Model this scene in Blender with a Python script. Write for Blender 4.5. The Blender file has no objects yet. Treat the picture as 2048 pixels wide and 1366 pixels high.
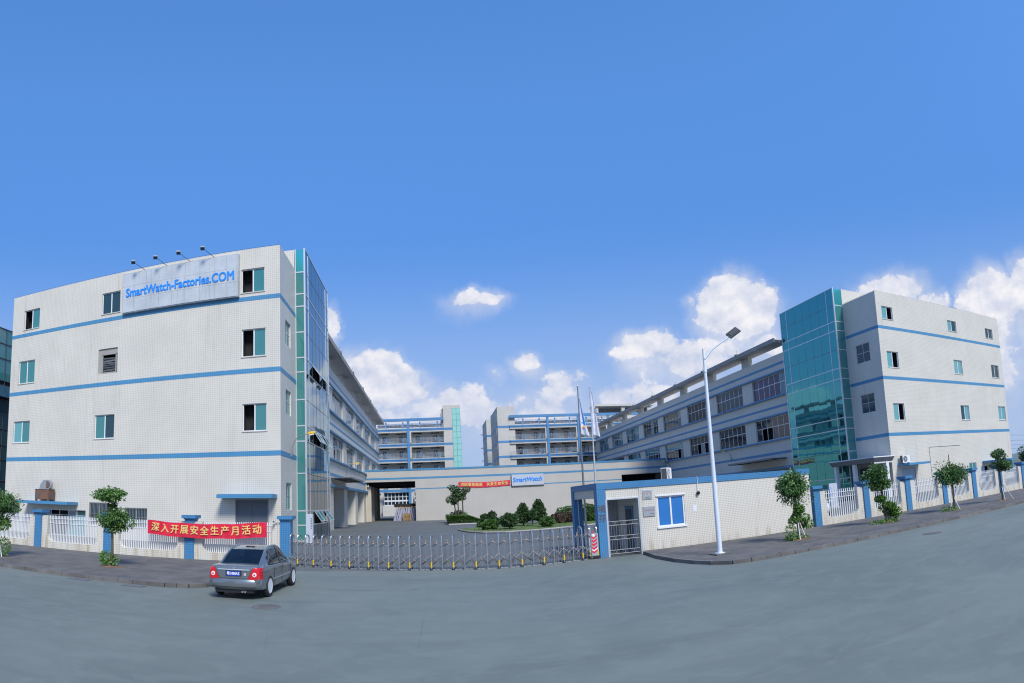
import bpy, bmesh, math, random
from mathutils import Vector, Matrix
random.seed(7)
rnd = random.Random(11)
S = bpy.context.scene
COL = S.collection
PI = math.pi
R = math.radians

# ------------------------------------------------------------------ camera
CAM_F, CAM_CY = 1146.14, 882.29          # panorama: pixels per radian and horizon row of the 2048 x 1366 photograph
cam = bpy.data.cameras.new('camera')
cam.type = 'PANO'
cam.panorama_type = 'CENTRAL_CYLINDRICAL'
cam.central_cylindrical_range_u_min = -1024 / CAM_F
cam.central_cylindrical_range_u_max = 1024 / CAM_F
cam.central_cylindrical_range_v_min = (CAM_CY - 1366) / CAM_F
cam.central_cylindrical_range_v_max = CAM_CY / CAM_F
cam.central_cylindrical_radius = 1.0
cam.clip_start = 0.05
cam.clip_end = 4000
camo = bpy.data.objects.new('camera', cam)
COL.objects.link(camo)
_rot = Matrix.Rotation(-0.1391, 3, 'Z') @ Matrix.Rotation(0.1042, 3, 'X') @ Matrix.Rotation(0.0494, 3, 'Y')
_cm = Matrix((_rot @ Vector((1, 0, 0)), _rot @ Vector((0, 0, 1)), _rot @ Vector((0, -1, 0)))).transposed()
camo.matrix_world = Matrix.Translation((0, 0, 2.7)) @ _cm.to_4x4()
S.camera = camo
S.cycles.filter_width = 1.15

# ------------------------------------------------------------------ light
SUN_DIR = Vector((0.27, -0.70, 0.78)).normalized()          # towards the sun
sun_el = math.asin(SUN_DIR.z)
sun = bpy.data.lights.new('sun', 'SUN')
sun.energy = 3.3
sun.angle = R(16)
sun.color = (1.0, 0.925, 0.80)
suno = bpy.data.objects.new('sun', sun)
COL.objects.link(suno)
suno.rotation_euler = SUN_DIR.to_track_quat('Z', 'Y').to_euler()

W = bpy.data.worlds.new('World')
S.world = W
W.use_nodes = True
S.view_settings.view_transform = 'Standard'
S.view_settings.look = 'None'
S.view_settings.gamma = 1
S.view_settings.exposure = 0.25
S.view_settings.use_curve_mapping = False


class NT:
    """small node-tree writer"""
    def __init__(s, tree):
        s.t = tree
        s.n = tree.nodes
        s.l = tree.links
    def new(s, typ, **kw):
        n = s.n.new(typ)
        for k, v in kw.items():
            setattr(n, k, v)
        return n
    def put(s, sock, v):
        if hasattr(v, 'is_output') or isinstance(v, bpy.types.NodeSocket):
            s.l.new(v, sock)
        elif isinstance(v, (tuple, list)) and len(v) == 3 and sock.type == 'RGBA':
            sock.default_value = (*v, 1)
        else:
            sock.default_value = v
    def m(s, op, a, b=None, c=None, clamp=False):
        n = s.new('ShaderNodeMath', operation=op, use_clamp=clamp)
        s.put(n.inputs[0], a)
        if b is not None: s.put(n.inputs[1], b)
        if c is not None: s.put(n.inputs[2], c)
        return n.outputs[0]
    def mix(s, f, a, b, blend='MIX'):
        n = s.new('ShaderNodeMix', data_type='RGBA', blend_type=blend)
        s.put(n.inputs[0], f); s.put(n.inputs[6], a); s.put(n.inputs[7], b)
        return n.outputs[2]
    def noise(s, vec, scale, detail=3, rough=0.55, dist=0.0):
        n = s.new('ShaderNodeTexNoise')
        s.put(n.inputs['Vector'], vec)
        n.inputs['Scale'].default_value = scale
        n.inputs['Detail'].default_value = detail
        n.inputs['Roughness'].default_value = rough
        n.inputs['Distortion'].default_value = dist
        return n.outputs[0]
    def step(s, v, a, b, lo=0.0, hi=1.0):
        n = s.new('ShaderNodeMapRange', interpolation_type='SMOOTHSTEP')
        s.put(n.inputs[0], v)
        n.inputs[1].default_value = a; n.inputs[2].default_value = b
        n.inputs[3].default_value = lo; n.inputs[4].default_value = hi
        return n.outputs[0]
    def vmul(s, v, k):
        n = s.new('ShaderNodeVectorMath', operation='MULTIPLY')
        s.put(n.inputs[0], v); n.inputs[1].default_value = k
        return n.outputs[0]
    def xyz(s, v):
        n = s.new('ShaderNodeSeparateXYZ'); s.put(n.inputs[0], v)
        return n.outputs
    def comb(s, x, y, z):
        n = s.new('ShaderNodeCombineXYZ')
        s.put(n.inputs[0], x); s.put(n.inputs[1], y); s.put(n.inputs[2], z)
        return n.outputs[0]


# sky: physical sky, cumulus clouds by direction (the clouds of the photograph, and more of their kind all round)
CLOUDS = [(-36.5, 6.3, 4.0, 1.9, 1.0), (-41, 7.0, 2.6, 1.9, .9), (4.6, 20.4, 3.3, 1.2, .62), (-10.2, 18.2, 1.2, 1.6, .9), (-7.0, 13.0, 3.6, 3.0, 1.2), (-3.2, 11.6, 3.2, 2.4, 1.05), (-8.8, 11.0, 3.2, 3.2, 1.0),
          (10.3, 14.0, 2.1, 1.2, .75), (6.3, 12.9, 2.0, 1.0, .45), (3.0, 11.0, 4.5, 2.0, .50), (4.9, 8.6, 7.5, 2.6, .58), (-4.0, 8.5, 7.0, 3.0, .62), (14.0, 11.5, 4.5, 2.6, .48), (0, 10.0, 8.0, 3.2, .62), (11, 9.5, 8.0, 3.0, .55), (20, 8.5, 8.0, 3.2, .55), (38, 10, 8, 3.5, .5), (26.0, 10.0, 9.0, 3.0, .55), (34.5, 11.0, 6.0, 3.5, .5), (52.0, 11.0, 9.0, 4.0, .5), (18.5, 9.6, 2.2, 1.6, .85),
          (31.8, 17.6, 3.7, 3.0, 1.15), (27.2, 18.2, 1.6, 1.6, .45), (22.0, 14.6, 3.3, 1.8, 1.0), (26.5, 12.9, 4.5, 2.0, .8), (34.2, 13.7, 2.2, 1.3, .8),
          (47.3, 17.3, 3.5, 2.2, 1.0), (50.2, 15.8, 3.0, 1.8, .7), (57.1, 15.8, 2.9, 3.2, 1.1), (61.0, 16.7, 2.0, 3.0, .9), (57.5, 10.6, 3.2, 4.5, .6), (30.1, 13.8, 4.5, 2.0, .55)]
SKY_K = 0.15
g = NT(W.node_tree)
for n in list(g.n): g.n.remove(n)
tc = g.new('ShaderNodeTexCoord').outputs['Generated']
dx, dy, dz = g.xyz(tc)
az = g.m('MULTIPLY', g.m('ARCTAN2', dx, dy), 57.29578)
el = g.m('MULTIPLY', g.m('ARCSINE', dz), 57.29578)
wob = g.new('ShaderNodeTexNoise'); wob.inputs['Scale'].default_value = 11; wob.inputs['Detail'].default_value = 5; wob.inputs['Roughness'].default_value = .6
g.put(wob.inputs['Vector'], tc)
wr, wg, wb = g.xyz(wob.outputs['Color'])
azw = g.m('ADD', az, g.m('MULTIPLY', g.m('SUBTRACT', wr, .5), 5.0))
elw = g.m('ADD', el, g.m('MULTIPLY', g.m('SUBTRACT', wg, .5), 4.0))
field = sfield = None
for (a, e, ra, re, o) in CLOUDS:          # crisp heaped tops, soft and long fading undersides
    u = g.m('MULTIPLY', g.m('SUBTRACT', azw, a), 1 / ra)
    v = g.m('MULTIPLY', g.m('SUBTRACT', elw, e - .25 * re), 1 / re)
    vm = g.m('MINIMUM', v, 0.0); vp = g.m('MAXIMUM', v, 0.0)
    up2 = g.m('MULTIPLY_ADD', u, u, g.m('MULTIPLY', vp, vp)); vm2 = g.m('MULTIPLY', vm, vm)
    b = g.m('MULTIPLY', g.m('EXPONENT', g.m('MULTIPLY', g.m('MULTIPLY_ADD', vm2, 2.2, up2), -0.75)), o)
    bs = g.m('MULTIPLY', g.m('EXPONENT', g.m('MULTIPLY', g.m('MULTIPLY_ADD', vm2, .30, up2), -0.75)), o)
    field = b if field is None else g.m('MAXIMUM', field, b)
    sfield = bs if sfield is None else g.m('MAXIMUM', sfield, bs)
# the same kind of cloud round the rest of the horizon
gen = g.noise(g.vmul(tc, (1, 1, 2.2)), 3.2, 2, .5)
band = g.m('MULTIPLY', g.step(el, 3, 9), g.step(el, 30, 15))
out_view = g.step(g.m('ABSOLUTE', g.m('SUBTRACT', az, 9)), 54, 66)
genf = g.m('MULTIPLY', g.m('MULTIPLY', g.step(gen, .42, .66), band), out_view)
field = g.m('MAXIMUM', field, genf); sfield = g.m('MAXIMUM', sfield, genf)
cv = g.vmul(tc, (1, 1, 1.15))
fb = g.noise(cv, 13, 9, .60)
up = g.new('ShaderNodeVectorMath', operation='ADD'); g.put(up.inputs[0], cv); up.inputs[1].default_value = (.006, -.004, .016)
fbu = g.noise(up.outputs[0], 13, 9, .60)
relief = g.m('SUBTRACT', fb, fbu)
fb2 = g.noise(tc, 8, 5, .55)
dens = g.m('ADD', field, g.m('MULTIPLY', g.m('SUBTRACT', fb, .5), 1.05))
crisp = g.m('MULTIPLY', g.step(dens, .38, .54), g.step(field, .16, .34))
gate = g.step(sfield, .08, .35)
soft = g.m('MULTIPLY', g.m('MULTIPLY', g.step(g.m('ADD', sfield, g.m('MULTIPLY', g.m('SUBTRACT', fb2, .5), .75)), .10, .78), gate), .80)
alpha = g.m('MULTIPLY', g.m('MAXIMUM', crisp, soft), .96)
sky = g.new('ShaderNodeTexSky', sky_type='NISHITA')
sky.sun_disc = False
sky.sun_elevation = sun_el
sky.sun_rotation = math.atan2(SUN_DIR.x, SUN_DIR.y)
sky.altitude = 50
sky.air_density = 1.0
sky.dust_density = 0.6
sky.ozone_density = 2.5
hs = g.new('ShaderNodeHueSaturation'); hs.inputs['Saturation'].default_value = 1.0; hs.inputs['Value'].default_value = 1.0
g.put(hs.inputs['Color'], sky.outputs[0])
skyc = g.mix(1.0, hs.outputs[0], (SKY_K * .68, SKY_K * 1.15, SKY_K * 1.58), 'MULTIPLY')
skyc = g.mix(g.step(el, 55, 22, 0, .8), skyc, (.085, .236, .605))
haze_f = g.m('MULTIPLY', g.step(el, 27, 3), .88)
skyc = g.mix(haze_f, skyc, (.345, .45, .655))
lit = g.m('ADD', g.m('ADD', .50, g.m('MULTIPLY', relief, 2.6)), g.m('MULTIPLY', g.m('SUBTRACT', dens, .55), .45), clamp=True)
lit = g.m('MULTIPLY', lit, g.m('ADD', .50, g.m('MULTIPLY', crisp, .50)))
cc = g.mix(lit, (.45, .51, .66), (.80, .78, .80))
cc = g.mix(g.step(el, 14, 4, 0, .55), cc, (.41, .48, .66))
final = g.mix(alpha, skyc, cc)
bg = g.new('ShaderNodeBackground'); bg.inputs['Strength'].default_value = 1.0
g.put(bg.inputs['Color'], final)
wo = g.new('ShaderNodeOutputWorld')
g.l.new(bg.outputs[0], wo.inputs[0])

# ------------------------------------------------------------------ materials
M = {}


def mat(name, col=(.5, .5, .5), rough=.6, metal=0.0, fn=None, spec=None, ior=None):
    m = bpy.data.materials.new(name)
    m.use_nodes = True
    t = NT(m.node_tree)
    b = m.node_tree.nodes['Principled BSDF']
    b.inputs['Base Color'].default_value = (*col, 1)
    b.inputs['Roughness'].default_value = rough
    b.inputs['Metallic'].default_value = metal
    if spec is not None: b.inputs['Specular IOR Level'].default_value = spec
    if ior is not None: b.inputs['IOR'].default_value = ior
    if fn: fn(t, b)
    M[name] = m
    return m


def pos(t): return t.new('ShaderNodeNewGeometry').outputs['Position']


def bump(t, b, h, strength=.3, dist=.01):
    n = t.new('ShaderNodeBump'); n.inputs['Strength'].default_value = strength; n.inputs['Distance'].default_value = dist
    t.put(n.inputs['Height'], h)
    t.l.new(n.outputs[0], b.inputs['Normal'])


def weather(t, p, col, amt, streak=True):
    """uneven, slightly streaked version of a colour"""
    a = t.noise(p, .35, 4, .6)
    c = t.mix(t.step(a, .3, .75), tuple(k * (1 - amt) for k in col), tuple(min(1, k * (1 + amt * .6)) for k in col))
    if streak:
        s = t.noise(t.vmul(p, (1.6, 1.6, .10)), 1.5, 5, .62)
        c = t.mix(t.step(s, .54, .80, 0, .42), c, (col[0] * .66, col[1] * .64, col[2] * .58))
    return c


def tile_fn(col, grout, size, gap=.10, amt=.07, streak=True, low=None, contrast=.8):
    def fn(t, b):
        p = pos(t)
        x, y, z = t.xyz(p)
        u = t.m('ADD', x, y)
        br = t.new('ShaderNodeTexBrick')
        br.offset = 0.0
        t.put(br.inputs['Vector'], t.comb(u, z, 0.0))
        br.inputs['Scale'].default_value = 1.0
        br.inputs['Brick Width'].default_value = size
        br.inputs['Row Height'].default_value = size
        br.inputs['Mortar Size'].default_value = size * gap
        br.inputs['Mortar Smooth'].default_value = .2
        br.inputs['Color1'].default_value = (1, 1, 1, 1); br.inputs['Color2'].default_value = (.90, .90, .90, 1)
        br.inputs['Mortar'].default_value = (0, 0, 0, 1)
        base = weather(t, p, col, amt, streak)
        if low:      # splash and rust stains low on the wall, with edges of their own
            s = t.noise(t.vmul(p, (3.0, 3.0, .22)), 1.3, 4, .6)
            f = t.m('MULTIPLY', t.step(t.m('SUBTRACT', z, t.m('MULTIPLY', s, low[1])), .35, -.25), t.step(s, .42, .7))
            base = t.mix(t.m('MULTIPLY', f, .75), base, low[0])
        f = t.m('MULTIPLY', br.outputs['Fac'], contrast)
        c = t.mix(f, t.mix(.25, base, t.mix(1.0, base, br.outputs['Color'], 'MULTIPLY')), grout)
        t.l.new(c, b.inputs['Base Color'])
        bump(t, b, t.m('SUBTRACT', 1.0, br.outputs['Fac']), .10, .004)
    return fn


mat('tile_white', rough=.42, fn=tile_fn((.655, .635, .575), (.40, .385, .35), .15, .10, .06, contrast=.10))
mat('tile_grey', rough=.5, fn=tile_fn((.50, .485, .455), (.40, .385, .36), .105, .10, .06))
mat('tile_fence', rough=.45, fn=tile_fn((.70, .675, .60), (.36, .345, .31), .09, .13, .06, contrast=.24, low=((.42, .33, .20), 1.3)))
mat('tile_gate', rough=.40, fn=tile_fn((.72, .69, .62), (.34, .33, .30), .085, .14, .05, contrast=.22, low=((.46, .38, .26), .7)))
mat('tile_blue', rough=.38, fn=tile_fn((.065, .245, .49), (.04, .13, .26), .085, .13, .12, contrast=.6, low=((.16, .22, .30), .5)))
mat('stripe_blue', rough=.42, fn=tile_fn((.075, .27, .49), (.05, .17, .31), .15, .10, .07, contrast=.5))
mat('far_blue', rough=.5, fn=lambda t, b: t.l.new(weather(t, pos(t), (.075, .23, .45), .10), b.inputs['Base Color']))
mat('plaster_white', rough=.7, fn=lambda t, b: t.l.new(weather(t, pos(t), (.50, .49, .46), .08), b.inputs['Base Color']))
mat('plaster_grey', rough=.7, fn=lambda t, b: t.l.new(weather(t, pos(t), (.38, .39, .40), .10), b.inputs['Base Color']))
mat('concrete_slab', rough=.85, fn=lambda t, b: t.l.new(weather(t, pos(t), (.34, .33, .32), .14), b.inputs['Base Color']))
mat('near_black', (.018, .019, .022), .9)  # shade of unlit rooms and soffits put into the colour; also dark bundles
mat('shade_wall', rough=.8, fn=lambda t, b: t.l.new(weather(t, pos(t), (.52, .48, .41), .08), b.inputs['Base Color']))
mat('alu', (.62, .65, .69), .38, .55)
mat('alu_white', (.72, .74, .77), .4, .0)
mat('steel', (.55, .56, .58), .30, .9)
mat('steel_dull', (.20, .21, .225), .48, .5)
mat('galv', rough=.45, metal=.6, fn=lambda t, b: t.l.new(weather(t, pos(t), (.50, .53, .56), .18), b.inputs['Base Color']))
mat('white_paint', (.72, .73, .74), .45)
mat('lamp_white', rough=.35, fn=lambda t, b: t.l.new(weather(t, pos(t), (.66, .72, .80), .05, False), b.inputs['Base Color']))
mat('black_plastic', (.02, .02, .022), .5)
mat('dark_grey', (.07, .075, .08), .5)
mat('mid_grey', (.22, .23, .25), .5)
mat('rubber', (.022, .022, .024), .75)
mat('orange', (.85, .33, .05), .5)
mat('yellow', (.72, .47, .02), .45)
mat('red_plastic', (.62, .03, .03), .4)
mat('red_paint', (.70, .02, .05), .45)
mat('gold_print', (.80, .58, .20), .6)
mat('sign_blue', (.008, .25, .85), .45)
mat('door_grey', rough=.5, fn=lambda t, b: t.l.new(weather(t, pos(t), (.13, .155, .19), .12), b.inputs['Base Color']))
mat('door_lightblue', rough=.5, fn=lambda t, b: t.l.new(weather(t, pos(t), (.36, .47, .60), .10), b.inputs['Base Color']))
mat('blue_sheet', rough=.45, fn=lambda t, b: t.l.new(weather(t, pos(t), (.022, .18, .53), .12, False), b.inputs['Base Color']))
mat('paper', (.66, .70, .76), .8)
mat('pipe_cream', (.62, .57, .45), .5)
mat('timber', rough=.8, fn=lambda t, b: t.l.new(weather(t, pos(t), (.42, .27, .13), .25), b.inputs['Base Color']))
mat('bark', rough=.9, fn=lambda t, b: t.l.new(weather(t, t.vmul(pos(t), (6, 6, 2)), (.10, .085, .065), .35), b.inputs['Base Color']))
mat('soil', rough=.95, fn=lambda t, b: t.l.new(weather(t, t.vmul(pos(t), (6, 6, 6)), (.20, .12, .07), .35, False), b.inputs['Base Color']))


def rust_fn(t, b):
    p = pos(t)
    n = t.noise(t.vmul(p, (1, 1, .4)), 5, 5, .65)
    c = t.mix(t.step(n, .38, .62), (.09, .09, .085), (.23, .09, .045))
    t.l.new(c, b.inputs['Base Color'])
mat('rusty_steel', rough=.8, fn=rust_fn)


def board_fn(t, b):
    p = pos(t)
    s = t.noise(t.vmul(p, (2.4, 1, .13)), 1.4, 6, .65)
    n = t.noise(p, .7, 3, .6)
    c = t.mix(t.step(n, .3, .7), (.50, .53, .55), (.60, .63, .64))
    c = t.mix(t.step(s, .52, .78, 0, .7), c, (.31, .32, .33))
    t.l.new(c, b.inputs['Base Color'])
mat('board_weathered', rough=.35, metal=.25, fn=board_fn)
mat('board_pale', rough=.4, fn=lambda t, b: t.l.new(weather(t, pos(t), (.47, .52, .60), .06), b.inputs['Base Color']))


def cloth_fn(col):
    def fn(t, b):
        p = pos(t)
        n = t.noise(t.vmul(p, (1.0, 1.0, .5)), 3, 3, .5)
        t.l.new(t.mix(t.step(n, .3, .7), tuple(k * .82 for k in col), col), b.inputs['Base Color'])
    return fn
mat('banner_red', rough=.6, fn=cloth_fn((.72, .015, .055)))
mat('flag_white', rough=.6, fn=cloth_fn((.66, .68, .80)))
mat('flag_blue', (.01, .30, .75), .6)


def ground_fn(c1, c2, c3, sc=1.0):
    def fn(t, b):
        p = pos(t)
        a = t.noise(p, .11 * sc, 5, .62, .4)
        f = t.noise(t.vmul(p, (1, 1.0, 1)), 55, 3, .7)
        s = t.noise(t.vmul(p, (.22, 1.5, 1)), .55 * sc, 5, .6, .5)
        c = t.mix(t.step(a, .3, .7), c1, c2)
        c = t.mix(t.step(s, .48, .74, 0, .65), c, c3)
        w2 = t.noise(t.vmul(p, (.9, 1.3, 1)), 1.1 * sc, 6, .68, .8)
        c = t.mix(t.step(w2, .42, .66, 0, .40), c, tuple(k * 1.16 for k in c2))
        cr = t.new('ShaderNodeTexVoronoi', feature='DISTANCE_TO_EDGE'); t.put(cr.inputs['Vector'], t.vmul(p, (.16, .16, .16))); cr.inputs['Scale'].default_value = 1
        c = t.mix(t.m('MULTIPLY', t.step(t.m('ADD', cr.outputs['Distance'], t.m('MULTIPLY', w2, .012)), .0105, .0075), t.step(a, .45, .6, 0, .20)), c, tuple(k * .5 for k in c1))
        c = t.mix(t.m('MULTIPLY', t.step(f, .35, .7), .14), c, tuple(k * 1.35 for k in c2))
        sp = t.noise(p, 1.4, 4, .7)
        c = t.mix(t.step(sp, .68, .76, 0, .25), c, tuple(k * .55 for k in c1))
        t.l.new(c, b.inputs['Base Color'])
        bump(t, b, f, .25, .01)
    return fn
mat('road_concrete', rough=.72, fn=ground_fn((.122, .146, .134), (.166, .190, .172), (.106, .125, .116)))
mat('yard_concrete', rough=.75, fn=ground_fn((.100, .110, .108), (.124, .133, .128), (.080, .088, .086), 1.6))
mat('ground_far', rough=.95, fn=ground_fn((.10, .12, .07), (.13, .13, .09), (.07, .10, .05)))


def pave_fn(t, b):
    p = pos(t)
    br = t.new('ShaderNodeTexBrick'); br.offset = .5
    t.put(br.inputs['Vector'], p)
    br.inputs['Scale'].default_value = 1; br.inputs['Brick Width'].default_value = .4; br.inputs['Row Height'].default_value = .2
    br.inputs['Mortar Size'].default_value = .012; br.inputs['Bias'].default_value = -.1
    br.inputs['Color1'].default_value = (.085, .085, .086, 1); br.inputs['Color2'].default_value = (.13, .127, .124, 1); br.inputs['Mortar'].default_value = (.05, .05, .045, 1)
    n = t.noise(p, .9, 5, .65)
    c = t.mix(t.step(n, .35, .7), br.outputs['Color'], t.mix(.55, br.outputs['Color'], (.19, .175, .158)))
    m2 = t.noise(t.vmul(p, (1, 2.2, 1)), .5, 4, .6)
    c = t.mix(t.step(m2, .56, .78, 0, .55), c, (.07, .07, .065))
    t.l.new(c, b.inputs['Base Color'])
    bump(t, b, t.m('SUBTRACT', 1.0, br.outputs['Fac']), .4, .01)
mat('paving', rough=.85, fn=pave_fn)
mat('kerb_stone', rough=.85, fn=lambda t, b: t.l.new(weather(t, t.vmul(pos(t), (3, 3, 3)), (.15, .145, .14), .35, False), b.inputs['Base Color']))


def lawn_fn(t, b):
    p = pos(t)
    n = t.noise(p, .6, 5, .6); f = t.noise(p, 12, 3, .7)
    c = t.mix(t.step(n, .35, .68), (.10, .135, .04), (.23, .235, .11))
    c = t.mix(t.m('MULTIPLY', f, .5), c, (.05, .09, .02))
    t.l.new(c, b.inputs['Base Color']); bump(t, b, f, .8, .05)
mat('lawn', rough=.95, fn=lawn_fn)


def leaf_fn(c1, c2, c3):
    def fn(t, b):
        g_ = t.new('ShaderNodeNewGeometry')
        rnd_ = g_.outputs['Random Per Island']
        n = t.noise(g_.outputs['Position'], 1.7, 3, .6)
        c = t.mix(t.step(rnd_, 0, 1), c1, c2)
        c = t.mix(t.step(n, .42, .68, 0, .7), c, c3)
        t.l.new(c, b.inputs['Base Color'])
        b.inputs['Subsurface Weight'].default_value = 0
    return fn
mat('leaf', rough=.45, fn=leaf_fn((.035, .10, .022), (.085, .19, .04), (.12, .235, .05)))
mat('leaf_young', rough=.45, fn=leaf_fn((.07, .17, .02), (.13, .27, .04), (.09, .20, .03)))
mat('leaf_dark', rough=.5, fn=leaf_fn((.022, .058, .02), (.052, .115, .032), (.07, .135, .04)))
mat('leaf_hedge', rough=.5, fn=leaf_fn((.045, .12, .02), (.085, .19, .035), (.05, .13, .02)))
mat('leaf_red', rough=.5, fn=leaf_fn((.075, .045, .035), (.16, .085, .08), (.05, .075, .03)))
mat('leaf_core', (.012, .025, .010), .95)  # solid core colour, near-black for the shade between the leaves


def glass_fn(c1, wav=.5, scale=.55):
    def fn(t, b):
        p = pos(t)
        n = t.noise(p, scale, 2, .5)
        bump(t, b, n, wav, .05)
    return fn
# coated (mirror-like) curtain-wall glass
mat('glass_curtain', (.072, .32, .345), .02, .88, fn=glass_fn(None, .13, .45))
mat('glass_curtain_blue', (.13, .26, .33), .02, .9, fn=glass_fn(None, .05, .5))
mat('glass_side', (.045, .205, .20), .03, .0, fn=glass_fn(None, .12, .6), ior=1.9)
mat('glass_window', (.045, .20, .205), .04, fn=glass_fn(None, .1, .8), ior=1.9)
mat('glass_window_dark', (.024, .060, .080), .05, fn=glass_fn(None, .1, .8), ior=1.55)
mat('glass_window_pale', (.12, .34, .37), .05, fn=glass_fn(None, .1, .8), ior=1.7)
mat('glass_wing', (.014, .028, .040), .03, fn=glass_fn(None, .2, .7), ior=1.55)
mat('glass_wing_teal', (.05, .20, .24), .04, fn=glass_fn(None, .2, .7), ior=1.7)
mat('curtain_purple', (.035, .012, .075), .12, ior=1.6)
mat('curtain_pale', (.22, .27, .30), .12, ior=1.6)
mat('glass_turquoise', rough=.08, fn=lambda t, b: t.l.new(weather(t, pos(t), (.27, .60, .555), .06), b.inputs['Base Color']), ior=1.5)


def tint_fn(t, b):
    tr = t.new('ShaderNodeBsdfTransparent'); tr.inputs[0].default_value = (.22, .86, .86, 1)
    mx = t.new('ShaderNodeMixShader'); mx.inputs[0].default_value = .25
    t.l.new(tr.outputs[0], mx.inputs[1]); t.l.new(b.outputs[0], mx.inputs[2])
    out = [n for n in t.n if n.type == 'OUTPUT_MATERIAL'][0]
    t.l.new(mx.outputs[0], out.inputs[0])
mat('glass_clear_teal', (.15, .6, .6), .03, fn=tint_fn)


def carglass_fn(t, b):
    tr = t.new('ShaderNodeBsdfTransparent'); tr.inputs[0].default_value = (.11, .14, .155, 1)
    lw = t.new('ShaderNodeFresnel'); lw.inputs[0].default_value = 1.55
    mx = t.new('ShaderNodeMixShader'); t.l.new(t.m('ADD', t.m('MULTIPLY', lw.outputs[0], 1.0), .05, clamp=True), mx.inputs[0])
    gl = t.new('ShaderNodeBsdfGlossy'); gl.inputs['Roughness'].default_value = .02
    t.l.new(tr.outputs[0], mx.inputs[1]); t.l.new(gl.outputs[0], mx.inputs[2])
    out = [n for n in t.n if n.type == 'OUTPUT_MATERIAL'][0]
    t.l.new(mx.outputs[0], out.inputs[0])
mat('car_glass', (.02, .03, .03), .03, fn=carglass_fn)


def paint_fn(col):
    def fn(t, b):
        b.inputs['Base Color'].default_value = (*col, 1)
        b.inputs['Coat Weight'].default_value = 1.0
        b.inputs['Coat Roughness'].default_value = .04
    return fn
mat('car_paint', (.16, .18, .195), .32, .65, fn=paint_fn((.21, .235, .25)))
mat('car_paint_white', (.7, .7, .7), .35, 0, fn=paint_fn((.72, .73, .74)))
mat('tail_red', (.62, .012, .02), .15)
mat('tail_white', (.75, .75, .78), .15)
mat('plate_blue', (.01, .05, .42), .4)
mat('print_white', (.8, .82, .86), .5)
mat('print_dark', (.10, .10, .12), .6)
mat('print_red', (.40, .06, .08), .6)
mat('print_orange', (.60, .22, .06), .6)
mat('seat_grey', (.20, .20, .21), .85)


def tarp_fn(t, b):
    p = pos(t); x, y, z = t.xyz(p)
    n = t.noise(p, 2.5, 3, .6)
    s = t.m('SINE', t.m('MULTIPLY', t.m('ADD', t.m('ADD', x, y), t.m('MULTIPLY', n, .12)), 21.0))
    s2 = t.m('SINE', t.m('MULTIPLY', t.m('ADD', x, y), 7.3))
    c = t.mix(t.step(s, -.1, .35), (.34, .36, .43), (.08, .105, .24))  # stripe tones darkened, the passage's shade put into the colour
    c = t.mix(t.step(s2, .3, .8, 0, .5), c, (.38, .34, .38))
    t.l.new(c, b.inputs['Base Color'])
mat('tarp_striped', rough=.5, fn=tarp_fn)
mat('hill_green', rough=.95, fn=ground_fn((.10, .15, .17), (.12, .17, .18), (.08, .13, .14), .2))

# ------------------------------------------------------------------ geometry helpers
def wloc(o):
    v = Vector((0, 0, 0))
    while o is not None:
        v = v + o.location
        o = o.parent
    return v


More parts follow.
